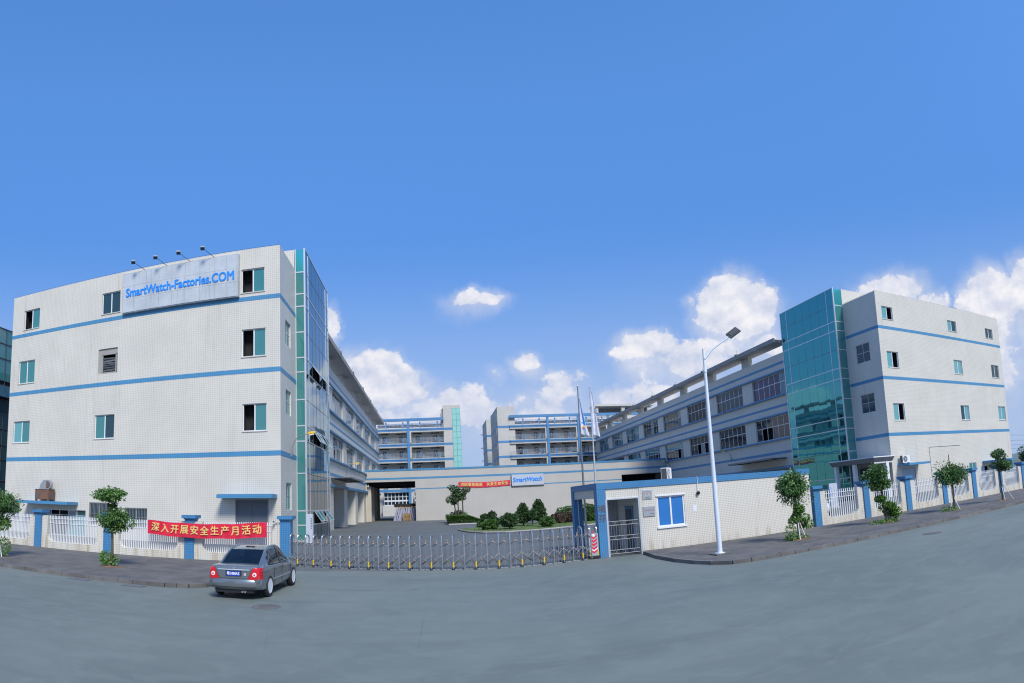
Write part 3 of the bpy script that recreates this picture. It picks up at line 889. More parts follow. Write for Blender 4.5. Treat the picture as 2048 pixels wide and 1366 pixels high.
# louvred fan in the window opening
h = Lfront[-1]
fo = MB()
a0, a1, z0, z1 = h[0], h[1], h[2], h[3]
fo.mbox(LF, a0, a1, z1 - .45, z1, .10, .2); fo.mbox(LF, a1 - .35, a1, z0, z1 - .45, .10, .2)
for (p, q, r_, t_) in ((a0 + .1, a0 + .2, z0 + .1, z1 - .5), (a1 - .45, a1 - .35, z0 + .1, z1 - .5)): fo.mbox(LF, p, q, r_, t_, .03, .12)
for zz in (z0 + .02, z1 - .55): fo.mbox(LF, a0 + .1, a1 - .35, zz, zz + .1, .03, .12)
fan = fo.build('fan_frame', 'concrete_slab', L_root)
for k in range(6):
    z = z0 + .22 + k * .2
    ubox('louvre', 'galv', fan, LF, a0 + .22, a1 - .47, z, z + .13, .06, .08, (rnd.uniform(.4, .9), rnd.uniform(-.04, .04), 0))
# ground floor of the right block
h = Rlow[0]
for (a, b) in ((h[0] + .03, (h[0] + h[1]) / 2 - .008), ((h[0] + h[1]) / 2 + .008, h[1] - .03)):
    dm = MB(); dm.mbox(RF, a, b, .02, h[3] - .02, .08, .14); dm.build('door', 'door_lightblue', R_root)
window(R_root, RF, Rlow[1][0], Rlow[1][1], Rlow[1][2], Rlow[1][3], 2, 1, [D_], d=.12)
bars(R_root, RF, *Rlow[1][:4], 8)
window(R_root, RF, Rlow[2][0], Rlow[2][1], Rlow[2][2], Rlow[2][3], 2, 1, [T_, 'glass_window'], d=.1, frame='alu_white', fr=.08)
bars(R_root, RF, Rlow[2][0], Rlow[2][1], Rlow[2][2], Rlow[2][2] + .75, 8, 'alu_white')
dm = MB(); dm.mbox(RF, Rlow[3][0] + .02, Rlow[3][0] + .9, .02, 2.03, .05, .1); dm.build('door', 'door_lightblue', R_root)
window(R_root, RF, Rlow[4][0], Rlow[4][1], Rlow[4][2], Rlow[4][3], 2, 1, [D_, T_], d=.12)
fm = MB(); h = Rlow[4]
for (a, b, c, d) in ((h[0] - .25, h[0], h[2], h[3] + .3), (h[1], h[1] + .22, h[2], h[3] + .3), (h[0], h[1], h[3], h[3] + .3)): fm.mbox(RF, a, b, c, d, -.03, .05)
fm.build('window_surround', 'stripe_blue', R_root)
for (x0, x1, z0, z1, dep) in ((44.8, 48.2, 3.12, 3.34, 1.75), (60.6, 65.6, 2.46, 2.70, 1.75)):
    cm = MB(); cm.box(x0, x1, 42.85 - dep, 42.89, z0, z1); cm.box(x0 + .05, x1 - .05, 42.9 - dep, 42.87, z1, z1 + .03); cm.build('canopy', 'stripe_blue', R_root)
m2 = MB(); m2.mbox(RF, uR(48.2), uR(50.1), 3.16, 3.32, -.012, .05); m2.build('stripe', 'stripe_blue', R_root)
m2 = MB(); m2.tube([RF(uR(56.05), 4.9, -.04), RF(uR(56.05), 5.02, -.04), RF(uR(50.3), 5.02, -.04), RF(uR(50.35), .3, -.04)], .028, 6); m2.build('conduit', 'plaster_white', R_root)
# entrance porch of the right block
pm = MB()
x0, x1, y0, y1 = 40.8, 43.93, 42.3, 49.6
top, bot = 4.36, 3.78
for (a, b) in (((x0, y0), (x1, y0)), ((x0, y1), (x0, y0))):
    ins = lambda p: (min(max(p[0], x0 + .45), x1), min(max(p[1], y0 + .45), y1))
    pm.quad((*a, top), (*b, top), (*b, top - .10), (*a, top - .10))
    pm.quad((*a, top - .10), (*b, top - .10), (*ins(b), bot), (*ins(a), bot), 1)
pm.quad((x0, y0, top), (x1, y0, top), (x1, y1, top), (x0, y1, top)); pm.quad((x0 + .45, y0 + .45, bot), (x1, y0 + .45, bot), (x1, y1, bot), (x0 + .45, y1, bot), 1)
pm.quad((x0 + .45, y0 + .44, bot), (x1, y0 + .44, bot), (x1, y0 + .44, bot - .14), (x0 + .45, y0 + .44, bot - .14))
pm.build('porch_roof', ['alu_white', 'mid_grey'], R_root)
for (x, y, m_) in ((43.1, 42.85, 'alu_white'), (41.5, 46.1, 'alu_white'), (41.5, 49.2, 'alu_white')):
    pm = MB(); pm.box(x - .2, x + .2, y - .2, y + .2, 0, bot - .003); pm.build('porch_column', m_, R_root)
pm = MB(); pm.box(x1 - .35, x1 - .06, 43.2, 47.6, 0, 3.3); pm.build('porch_door', 'glass_window_dark', R_root)
# loading canopies over the yard doors of both wings
for (W_, root, y0, y1, z) in ((LW, L_root, 66.0, 77.5, 6.05), (RW, R_root, 60.5, 72.0, 5.75)):
    cm = MB()
    cm.mbox(W_, y0, y1, z, z + .07, -2.4, -.05)
    cm.mbox(W_, y0, y1, z - .10, z + .12, -2.46, -2.4)
    for k in range(6):
        yy = y0 + (y1 - y0) * (k + .1) / 5.2
        cm.mbox(W_, yy, yy + .07, z - .12, z - .003, -2.38, -.01)
    cm.build('loading_canopy', 'steel_dull', root)

# ------------------------------------------------------------------ low link building across the yard
C_root = thing('link_building', 'long low white building with blue bands joining both wings behind the lawn', 'building', (15, 100, 0))
YC, ZC = 100.0, 9.0
CF = lambda x, z, d: (x, YC + d, z)
mb = MB()
tun = (-12.15, -3.3)
for (a, b, z0, z1) in ((tun[1], 33.9, 0, ZC), (-12.15, -3.3, 6.85, ZC), (33.9, 42.95, 6.35, ZC), (33.9, 42.95, 0, 1.2)):
    mb.quad(CF(a, z0, 0), CF(b, z0, 0), CF(b, z1, 0), CF(a, z1, 0))
mb.quad((-12, 100, ZC - .5), (43, 100, ZC - .5), (43, 122, ZC - .5), (-12, 122, ZC - .5))
mb.quad((-12, 122, 6.8), (43, 122, 6.8), (43, 122, ZC), (-12, 122, ZC)); mb.quad((tun[1], 122, 0), (43, 122, 0), (43, 122, 6.8), (tun[1], 122, 6.8))
# passage: side wall, soffit with beams, their shade put into a near-black colour
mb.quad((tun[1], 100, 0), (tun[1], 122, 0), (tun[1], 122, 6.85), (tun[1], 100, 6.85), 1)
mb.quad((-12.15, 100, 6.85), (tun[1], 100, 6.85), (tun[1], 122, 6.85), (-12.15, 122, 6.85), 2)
mb.quad((33.9, 100, 1.2), (33.9, 122, 1.2), (33.9, 122, 6.35), (33.9, 100, 6.35), 2); mb.quad((33.9, 106, 0), (42.95, 106, 0), (42.95, 106, 6.4), (33.9, 106, 6.4), 2)  # right opening lined near-black, its shade put into the colour
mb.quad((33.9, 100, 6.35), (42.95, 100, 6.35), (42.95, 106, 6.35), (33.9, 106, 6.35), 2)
for k in range(3): mb.box(-12.1, tun[1] - .01, 104 + 6 * k, 104.5 + 6 * k, 6.2, 6.84, 2)
mb.build('wall', ['tile_grey', 'shade_wall', 'near_black'], C_root)
for k in range(4):
    pm = MB(); pm.box(-12.0, -11.2, 101.2 + 5.2 * k, 102.0 + 5.2 * k, 0, 6.2); pm.build('passage_column', 'shade_wall', C_root)
for (a, b, z0, z1, pj) in ((-12, 43, ZC - .28, ZC + .02, .06), (-12, 43, 7.22, 7.56, .012), (tun[1] + .01, 33.9, 5.42, 5.60, .012)):
    m2 = MB(); m2.mbox(CF, a, b, z0, z1, -pj, .05); m2.build('stripe' if pj < .05 else 'coping', 'stripe_blue', C_root)
m2 = MB(); m2.tube([(-12.0 + .12, 99.85, 0), (-12.0 + .12, 99.85, 6.5)], .09, 8); m2.build('downpipe', 'pipe_cream', C_root)
m2 = MB(); m2.tube([(-11.5, 99.95, 6.4), (-11.5, 99.7, 6.4), (-11.5, 99.5, 6.25)], .03, 6); m2.lathe([(.05, 0), (.16, .1), (.12, .25)], (-11.5, 99.5, 6.0), 10); m2.build('passage_lamp', 'white_paint', C_root)

# ------------------------------------------------------------------ dormitory blocks far behind
YD = 150.0


def dormitory(label, tx0, tx1, gx0, gx1, cols, doors, side_y, glass=None, beam_to=None, tower_top=27.9):
    root = thing('dormitory', label, 'dormitory', ((gx0 + gx1) / 2, YD, 0))
    mb = MB()
    mb.box(tx0, tx1, YD, side_y, 0, tower_top)
    mb.box(gx0, gx1, YD + 2.2, side_y, 0, 22.9)
    mb.build('wall', 'plaster_white', root)
    for z in (14.75, 18.75, 22.75):
        s_ = MB(); s_.box(tx0 - .02, tx1 + .02, YD - .025, side_y, z - .62, z); s_.build('stripe', 'far_blue', root)
        sl = MB(); sl.box(gx0, gx1, YD - .35, YD + 2.25, z - .95, z - .62, 1)
        sl.box(gx0, gx1, YD - .40, YD + .1, z - .62, z - .38); sl.box(gx0, gx1, YD - .25, YD + .1, z - .38, z - .28); sl.box(gx0, gx1, YD - .42, YD + .1, z - .28, z - .02)
        sl.box(gx0, gx1, YD - .40, YD - .02, z - .02, z + .12, 1)
        sl.build('gallery_slab', ['far_blue', 'plaster_white'], root)
        if z < 20 or True:
            rl = MB()
            for q in ((.45, .75, 1.05, 1.32) if z < 20 else (.5, .9)):
                rl.tube([(gx0, YD - .3, z + .1 + q), (gx1, YD - .3, z + .1 + q)], .022, 4)
            n = int((gx1 - gx0) / 1.1)
            for k in range(n + 1): rl.tube([(gx0 + (gx1 - gx0) * k / n, YD - .3, z + .1), (gx0 + (gx1 - gx0) * k / n, YD - .3, z + 1.42)], .014, 4)
            rl.build('railing', 'alu_white', root)
    for x in cols:
        c = MB(); c.box(x - .33, x + .33, YD - .62, YD - .2, 0, 25.0); c.build('column', 'far_blue', root)
        c = MB(); c.box(x + (.34 if gx0 < 0 else -.74), x + (.74 if gx0 < 0 else -.34), YD - .4, YD + .2, 0, 22); c.build('column', 'plaster_white', root)
    c = MB(); c.box(gx0, beam_to or gx1, YD - .7, YD - .1, 24.75, 25.45); c.build('roof_beam', 'far_blue', root)
    for i, x in enumerate(doors):
        for z in (6.9, 10.85, 14.85, 18.85):
            d = MB(); d.box(x - .55, x + .55, YD + 2.12, YD + 2.22, z - .9, z + 2.2); dd = d.build('door', 'mid_grey' if not (z > 14.8 and z < 15 and i == 0 and gx0 > 0) else 'near_black', root)
            d = MB(); d.box(x - .38, x + .38, YD + 2.08, YD + 2.119, z + 1.3, z + 2.05); d.build('door_light', 'glass_window_dark', dd)
            d = MB(); d.box(x - .14, x + .14, YD + 2.05, YD + 2.078, z + 1.5, z + 1.85); d.build('notice', 'paper', dd)
            p = MB(); p.box(x + .58, x + .86, YD - .42, YD - .3, z - .05, z + 1.55); p.build('balcony_post', 'far_blue', root)
            t_ = MB(); t_.box(x - 1.3, x + 1.1, YD + 2.0, YD + 2.19, z + 2.72, z + 2.98); t_.build('transom_window', 'near_black', root)
    # roof duct on blue posts
    d = MB(); d.tube([(gx0, YD + 1.5, 23.85), (gx1 if gx0 < 0 else gx1, YD + 1.5, 23.85)], .55, 12); d.build('roof_duct', 'galv', root, smooth=True)
    for x in doors:
        p = MB(); p.box(x + .5, x + .85, YD - .3, YD - .15, 22.9, 24.5); p.build('roof_post', 'far_blue', root)
    if glass:
        ga, gb = glass
        fr = MB(); fr.box(ga, gb, YD - .06, YD - .03, 0, tower_top - .85); go = fr.build('glass_strip', 'mid_grey', root)
        n = 15
        for k in range(n):
            for (a, b) in ((ga + .05, (ga + gb) / 2 - .05), ((ga + gb) / 2 + .05, gb - .05)):
                z0 = 4 + (tower_top - .9 - 4) * k / n
                unit('glass_pane', 'glass_turquoise', go, ((a + b) / 2, YD - .08, z0 + (tower_top - 4.9) / n / 2), (b - a, .03, (tower_top - 4.9) / n - .10))
    return root


dl = dormitory('far gallery block with a pale turquoise glass strip on its right end', 3.0, 7.55, -14.6, 3.05, (-6.35,), (-12.9, -8.4, -3.9, .7), 166, glass=(5.35, 7.52), tower_top=28.75)
m2 = MB(); m2.box(2.5, 2.98, YD + .5, 160, 23, 27.9); m2.tube([(1.9, YD + .6, 26.2), (1.9, YD + .6, 27.2), (2.4, YD + .6, 27.5)], .05, 6); m2.tube([(2.3, YD + .6, 22.9), (2.3, YD + .6, 26.6)], .06, 6)
m2.build('roof_stair', 'plaster_grey', dl)
# its ground floor, seen through the passage
m2 = MB(); m2.box(-14.4, 3, YD - .5, YD + .1, 6.2, 6.85); m2.build('gallery_slab', 'far_blue', dl)
for (a, b) in ((-13.2, -6.4), (-5.2, 2.6)):
    wn = MB(); wn.box(a, b, YD + .3, YD + .4, 1.5, 6.1); wo_ = wn.build('window', 'alu_white', dl)
    n = 7
    for i in range(n):
        for (z0, z1) in ((2.95, 3.75), (4.15, 4.9), (5.05, 5.95)):
            w_ = (b - a) / n
            unit('pane', 'glass_wing', wo_, (a + w_ * (i + .5), YD + .28, (z0 + z1) / 2), (w_ - (.22 if i % 2 else .14), .04, z1 - z0))
m2 = MB(); m2.box(-13.6, -6.0, YD + .2, YD + .45, 0, 2.8); m2.build('parapet', 'plaster_white', dl)
dr = dormitory('far gallery block with a plain white stair tower on its left end', 17.35, 22.0, 20.5, 60.0, (30.8, 39.35, 47.9), (23.5, 27.9, 32.2, 36.3, 41, 45.5), 167.5, beam_to=60)
for z in (16.5, 20.5, 24.6):      # slit windows on the tower's shaded side
    m2 = MB(); m2.box(17.30, 17.36, 151.5, 152.4, z, z + 1.9); m2.build('window', 'glass_window_dark', dr)
ob = thing('rear_tower', 'narrow white tower with blue bands behind the right gallery block', 'tower', (19, 178, 0))
m2 = MB(); m2.box(17.0, 21.5, 178, 192, 0, 28.6); m2.build('wall', 'plaster_white', ob)
for z in (14.9, 19.2, 23.7):
    m2 = MB(); m2.box(16.97, 21.55, 177.97, 192, z - .65, z); m2.build('stripe', 'far_blue', ob)
    m2 = MB(); m2.box(16.2, 17.0, 191, 191.8, z + 1.6, z + 1.75); m2.build('window_hood', 'plaster_grey', ob)
ob = thing('roof_frame', 'pale concrete roof frame rising behind the right wing', 'roof frame', (52, 152, 22))
m2 = MB()
m2.box(44.6, 62, 150.5, 156, 27.5, 28.1); m2.build('slab', 'plaster_white', ob)
for x in (45.2, 53, 60.8):
    m2 = MB(); m2.box(x - .5, x + .5, 151, 152, 22.0, 27.49); m2.build('post', 'plaster_white', ob)
m2 = MB(); m2.box(44.9, 61.5, 155, 155.4, 25.2, 27.4); m2.build('louvre_screen', 'mid_grey', ob)
m2 = MB(); m2.box(44.8, 61.6, 151.2, 151.5, 24.6, 25.1); m2.build('beam', 'plaster_white', ob)
m2 = MB(); m2.box(44.8, 61.6, 154, 154.3, 22.0, 24.5); m2.build('parapet', 'plaster_white', ob)

# neighbour at the far left edge: another glass stair tower
nb = thing('glass_tower', 'dark teal glass building at the far left behind the white block', 'building', (-53, 50, 0))
m2 = MB(); m2.box(-60, -48.55, 42, 64, 0, 24.1); m2.build('wall', 'near_black', nb)
fm = MB()
ysn = [42 + 1.55 * k for k in range(15)]
zsn = [0, 2.2, 5.2, 7.8, 9.6, 11.6, 13.9, 15.2, 17.6, 20.4, 22.3, 24.2]
for z in zsn: fm.box(-48.55, -48.40, 42, 63.8, z - .05, z + .05)
for y in ysn: fm.box(-48.55, -48.42, y - .03, y + .03, 0, 24.2)
cwn = fm.build('curtain_wall', 'dark_grey', nb)
for j in range(len(zsn) - 1):
    for i in range(len(ysn) - 1):
        o = unit('glass_pane', 'glass_side' if j > 7 else 'glass_window_dark', cwn, (-48.5, (ysn[i] + ysn[i + 1]) / 2, (zsn[j] + zsn[j + 1]) / 2), (.03, ysn[i + 1] - ysn[i] - .08, zsn[j + 1] - zsn[j] - .12), (0, 0, rnd.uniform(-.003, .003)))
        if j == 7 and i in (4, 5, 6):
            o.rotation_euler = (0, -.5, 0); o.location.x += .3

# ------------------------------------------------------------------ gatehouse with its blue portal
GY = 24.5
gh = thing('gatehouse', 'low white tiled gatehouse with a blue band and a blue portal pillar', 'gatehouse', (13, GY, 0))
G = lambda x, z, d: (x, GY + d, z)
GX0, GX1, GZ = 7.07, 18.69, 3.28
mb = MB()
mb.mbox(G, 7.5, 9.08, 2.55, 2.985, 0.02, .3)                                    # lintel over the passage
wall(mb, G, 9.08, GX1, -.02, 2.985, [(9.92, 11.3, 1.1, 2.5)], depth=.2, back=1.2, mi_back=1)
mb.quad((9.08, GY, 0), (9.08, GY + 4.6, 0), (9.08, GY + 4.6, 3), (9.08, GY, 3))                 # passage side
mb.quad((GX1, GY, 0), (GX1, GY + 4.6, 0), (GX1, GY + 4.6, 3), (GX1, GY, 3)); mb.quad((9.08, GY + 4.6, 0), (GX1, GY + 4.6, 0), (GX1, GY + 4.6, 3), (9.08, GY + 4.6, 3))
mb.mbox(lambda y, z, d: (GX0 + d, y, z), GY + .5, 28.9, 2.60, 3.0, .06, .3)      # white panel under the side beam
mb.build('wall', ['tile_gate', 'near_black'], gh)
b = MB(); b.box(GX0, GX1 + .03, GY - .04, GY + .32, 2.99, GZ); b.build('blue_band', 'tile_blue', gh)
b = MB(); b.box(GX0, 7.40, GY + .32, 29.3, 3.0, GZ); b.build('side_beam', 'tile_blue', gh)
b = MB(); b.box(GX0 + .34, GX1, GY + .33, 29.3, 2.95, GZ - .06); b.build('roof', 'concrete_slab', gh)
pil = MB(); pil.box(GX0, 7.47, GY - .035, GY + .45, 0, 2.988); po = pil.build('pillar', 'tile_blue', gh)
pil = MB(); pil.box(GX0, 7.55, 28.85, 29.3, 0, 2.998); pil.build('pillar', 'tile_blue', gh)
m2 = MB(); m2.box(7.45, 7.53, GY - .045, GY + .03, 0, 2.55); m2.box(9.0, 9.085, GY - .02, GY + .1, 0, 2.55); m2.box(7.53, 9.0, GY - .03, GY + .05, 2.50, 2.56); m2.build('door_frame', 'alu', gh)
m2 = MB(); m2.tube([(7.30, 28.8, 0), (7.30, 28.8, 2.6)], .02, 5); m2.tube([(7.66, 28.8, 0.2), (7.66, 28.8, 2.6)], .04, 6); m2.build('downpipe', 'alu_white', gh)
for i, ch in enumerate('埃芬'):
    text_obj('lettering', ch, .36, 'print_dark', po, facing_front(7.265, GY - .045, 2.12 - .42 * i), bold=.006, extrude=.006)
wn = window(gh, G, 9.92, 11.3, 1.1, 2.5, 2, 1, ['blue_sheet'], d=.07, fr=.07, frame='alu_white', mull=.08)
m2 = MB(); m2.mbox(G, 9.86, 11.36, 1.03, 1.097, -.06, .08); m2.mbox(G, 9.86, 11.36, 2.503, 2.56, -.05, .05); m2.build('sill', 'alu_white', gh)
m2 = MB(); m2.box(9.03, 9.075, GY + .95, GY + 2.0, .02, 2.15); m2.build('door', 'tile_blue', gh)
m2 = MB(); m2.box(9.0, 9.028, GY + 1.15, GY + 1.85, .1, 2.0); m2.build('door_panel', 'dark_grey', gh)
m2 = MB(); m2.box(8.6, 8.95, GY + 3.2, GY + 3.6, 0, 2.94); m2.build('column', 'plaster_grey', gh)
# plaques
pq = thing('plaque', 'grey metal plaque with an arched line and an orange crest on the gatehouse wall', 'plaque', (9.47, GY, 2.62))
m2 = MB(); m2.box(9.235, 9.70, GY - .03, GY - .002, 2.41, 2.83); m2.build('plate', 'galv', pq)
m2 = MB()
for k in range(12):
    t = PI * (.12 + .76 * k / 11); m2.box(9.467 + .19 * math.cos(t) - .011, 9.467 + .19 * math.cos(t) + .011, GY - .034, GY - .0302, 2.60 + .16 * math.sin(t) - .012, 2.60 + .16 * math.sin(t) + .012)
for k in range(5): m2.box(9.345 + .055 * k, 9.385 + .055 * k, GY - .034, GY - .0302, 2.49, 2.525)
m2.box(9.31, 9.62, GY - .034, GY - .0302, 2.43, 2.445); m2.build('print', 'print_dark', pq)
m2 = MB(); m2.lathe([(.0, -.004), (.045, -.004), (.045, 0)], (9.467, GY - .0305, 2.655), 12, 'Y'); m2.build('crest', 'print_orange', pq)
pq = thing('plaque', 'brushed metal plaque with a row of dark red characters beside the blue window', 'plaque', (9.5, GY, 1.86))
m2 = MB(); m2.box(9.21, 9.79, GY - .045, GY - .002, 1.64, 2.08); m2.build('plate', 'galv', pq)
m2 = MB()
for k in range(6):
    x = 9.27 + .085 * k
    m2.box(x, x + .045, GY - .05, GY - .0452, 1.90, 1.912); m2.box(x + .004, x + .041, GY - .05, GY - .0452, 1.925, 1.935); m2.box(x + .016, x + .029, GY - .0502, GY - .0453, 1.885, 1.95)
m2.build('print', 'print_red', pq)
m2 = MB()
for k in range(5): m2.box(9.53 + .042 * k, 9.56 + .042 * k, GY - .05, GY - .0452, 1.74, 1.765)
m2.build('print', 'print_dark', pq)
tag(MB().box(11.72, 11.93, GY - .008, GY - .002, 1.67, 1.96).build('paper_notice', 'paper'), 'pale sheet of paper stuck on the gatehouse wall right of the window', 'notice')
cc_ = thing('security_camera', 'black dome camera hanging on a white conduit on the gatehouse wall', 'camera', (12.03, GY, 2.5))
m2 = MB(); m2.tube([(12.03, GY - .06, 3.3), (12.03, GY - .06, 2.55)], .014, 5); m2.build('conduit', 'white_paint', cc_)
m2 = MB(); m2.lathe([(.03, .10), (.085, .06), (.085, 0), (.05, -.06), (.0, -.08)], (12.03, GY - .09, 2.5), 12); m2.build('dome', 'black_plastic', cc_, smooth=True)
# pedestrian gate in the passage
pg = thing('pedestrian_gate', 'stainless steel pedestrian gate with ring ornaments between the blue pillar and the gatehouse', 'gate', (8.25, GY + .1, 0))
m2 = MB()
yy = GY + .06
for z in (1.53, 1.36, .88, .73, .27, .11): m2.tube([(7.55, yy, z), (8.98, yy, z)], .022, 10)
m2.tube([(7.56, yy, .06), (7.56, yy, 1.56)], .026, 6); m2.tube([(8.97, yy, .06), (8.97, yy, 1.56)], .026, 6); m2.build('frame', 'steel_dull', pg, smooth=True)
for k in range(11):
    x = 7.68 + 1.18 * k / 10
    for (z0, z1) in ((.90, 1.34), (.29, .71)):
        unit('bar', 'steel_dull', pg, (x, yy, (z0 + z1) / 2), (.018, .018, z1 - z0))
for z in (1.445, .805, .19):
    for x in (7.85, 8.27, 8.69):
        o = MB()
        for dx_ in (-.065, .065):
            pts = [(x + dx_ + .06 * math.cos(t * PI / 6), yy, z + .06 * math.sin(t * PI / 6)) for t in range(13)]
            o.tube(pts, .011, 5, cap=False)
        o.lathe([(.0, -.02), (.035, -.02), (.035, .02)], (x, yy, z), 8, 'Y')
        o.build('ring_ornament', 'steel_dull', pg)
# air conditioners


def ac_unit(label, loc, rz):
    t = thing('air_conditioner', label, 'air conditioner', loc, 'outdoor air conditioner units', rz)
    m2 = MB(); m2.box(-.42, .42, -.15, .15, .06, .66); m2.build('casing', 'white_paint', t, local=True)
    m2 = MB(); m2.box(-.425, -.421, -.13, .13, .1, .62); m2.box(.421, .425, -.13, .13, .1, .62); m2.build('side_grille', 'dark_grey', t, local=True)
    m2 = MB(); m2.lathe([(.0, -.156), (.23, -.156), (.25, -.151)], (-.12, 0, .36), 20, 'Y'); m2.build('fan_opening', 'dark_grey', t, local=True)
    m2 = MB()
    for r_ in (.08, .14, .2): m2.tube([(-.12 + r_ * math.cos(k * PI / 8), -.165, .36 + r_ * math.sin(k * PI / 8)) for k in range(17)], .006, 4, cap=False)
    for k in range(8): m2.tube([(-.12, -.165, .36), (-.12 + .24 * math.cos(k * PI / 4), -.163, .36 + .24 * math.sin(k * PI / 4))], .006, 4)
    m2.build('fan_guard', 'alu_white', t, local=True)
    m2 = MB(); m2.box(-.36, -.30, -.14, .14, 0, .06); m2.box(.30, .36, -.14, .14, 0, .06); m2.build('foot', 'dark_grey', t, local=True)
    return t


ac_unit('white air conditioner unit standing on the gatehouse roof', (12.0, 28.0, GZ - .06), R(52)).scale = (1.1, 1.1, 1.1)
o = ac_unit('white air conditioner unit on the small blue canopy of the right block', (45.62, 42.42, 3.37), 0); o.scale = (1.35, 1.35, 1.35)

# ------------------------------------------------------------------ fences
PANEL_BARS = 0


def fence(label, y, pillars, pw, spacing, z0, side):
    root = thing('fence', label, 'fence', ((pillars[0] + pillars[-1]) / 2, y, 0))
    for x in pillars:
        p = MB(); p.box(x - pw / 2, x + pw / 2, y - .20, y + .30, 0, 2.08); po = p.build('pillar', 'tile_blue', root)
        p = MB(); p.box(x - pw / 2 - .12, x + pw / 2 + .12, y - .33, y + .43, 2.14, 2.30); p.box(x - pw / 2 - .04, x + pw / 2 + .04, y - .25, y + .35, 2.082, 2.14); p.build('pillar_cap', 'tile_blue', po)
    for a, b in zip(pillars[:-1], pillars[1:]):
        x0, x1 = a + pw / 2 + .003, b - pw / 2 - .003
        s, r_, zb, zt = .42, .42, .50, 1.98
        pts = [(x0, z0), (x1, z0), (x1, zt), (x1 - s, zt), (x1 - s, zb + r_)]
        pts += [(x1 - s - r_ + r_ * math.cos(t), zb + r_ - r_ * math.sin(t)) for t in [PI / 2 * k / 6 for k in range(1, 6)]]
        pts += [(x1 - s - r_, zb), (x0 + s + r_, zb)]
        pts += [(x0 + s + r_ - r_ * math.sin(t), zb + r_ - r_ * math.cos(t)) for t in [PI / 2 * k / 6 for k in range(1, 6)]]
        pts += [(x0 + s, zb + r_), (x0 + s, zt), (x0, zt)]
        w = MB(); w.prism([(px_, y - .12, pz) for px_, pz in pts], (0, .34, 0)); w.build('scalloped_wall', 'tile_fence', root, recalc=True)
        for z in (1.55, 1.82): unit('rail', 'alu_white', root, ((x0 + x1) / 2, y + .05, z), (x1 - x0 - 2 * s + .04, .026, .026))
        n = int((x1 - x0 - 2 * s) / spacing)
        for k in range(n):
            x = x0 + s + (x1 - x0 - 2 * s) * (k + .5) / n
            e = min(x - (x0 + s), (x1 - s) - x)
            zz = zb + (r_ - math.sqrt(max(0, r_ * r_ - (r_ - e) ** 2)) if e < r_ else 0) - .02
            top = 1.99 + rnd.uniform(-.008, .008)
            unit('bar', 'white_paint', root, (x, y + .05 + .032, (zz + top) / 2), (.046, .032, top - zz), (0, rnd.uniform(-.004, .004), 0))
    return root


fence('white scalloped fence with blue pillars left of the gate', FENCE_L, [-36.0, -31.2, -26.42, -21.65, -16.80, -11.97, -7.02], .50, .108, .0, -1)
fence('white scalloped fence with blue pillars right of the gatehouse', FENCE_R, [19.16, 22.83, 26.44, 30.08, 33.5, 36.95, 40.4, 43.9, 47.4], .44, .150, .0, 1)
cc_ = thing('security_camera', 'white bullet camera on a conduit at the last blue fence pillar before the gate', 'camera', (-7.3, FENCE_L - .25, 2.1))
m2 = MB(); m2.tube([(-7.36, FENCE_L - .22, .2), (-7.36, FENCE_L - .22, 2.0), (-7.50, FENCE_L - .25, 2.06)], .018, 5); m2.build('conduit', 'alu_white', cc_)
m2 = MB(); m2.lathe([(.05, 0), (.055, .16), (.045, .18)], (-7.52, FENCE_L - .44, 2.05), 10, 'Y'); m2.build('camera_body', 'white_paint', cc_, smooth=True)
m2 = MB(); m2.lathe([(.0, -.01), (.035, -.01), (.035, 0)], (-7.52, FENCE_L - .445, 2.05), 10, 'Y'); m2.build('lens', 'black_plastic', cc_)

# ------------------------------------------------------------------ retractable gate along a curved track
TRK = [(-6.72, 26.55), (-5.35, 25.86), (-3.6, 25.22), (-1.87, 24.62), (-.1, 24.18), (2.1, 23.74), (3.84, 23.72), (5.65, 24.18), (6.62, 24.50)]


def catmull(p, n=24):
    out = []
    q = [p[0]] + p + [p[-1]]
    for i in range(1, len(q) - 2):
        a, b, c, d = (Vector(q[i + k]) for k in (-1, 0, 1, 2))
        for k in range(n):
            t = k / n
            out.append(.5 * ((2 * b) + (c - a) * t + (2 * a - 5 * b + 4 * c - d) * t * t + (3 * b - a - 3 * c + d) * t ** 3))
    out.append(Vector(p[-1])); return out


pts = catmull(TRK)
cum = [0]
for a, b in zip(pts[:-1], pts[1:]): cum.append(cum[-1] + (b - a).length)


def at(sv):
    for i in range(len(cum) - 1):
        if cum[i + 1] >= sv:
            t = (sv - cum[i]) / (cum[i + 1] - cum[i]); p = pts[i].lerp(pts[i + 1], t); return p, (pts[i + 1] - pts[i]).normalized()
    return pts[-1], (pts[-1] - pts[-2]).normalized()


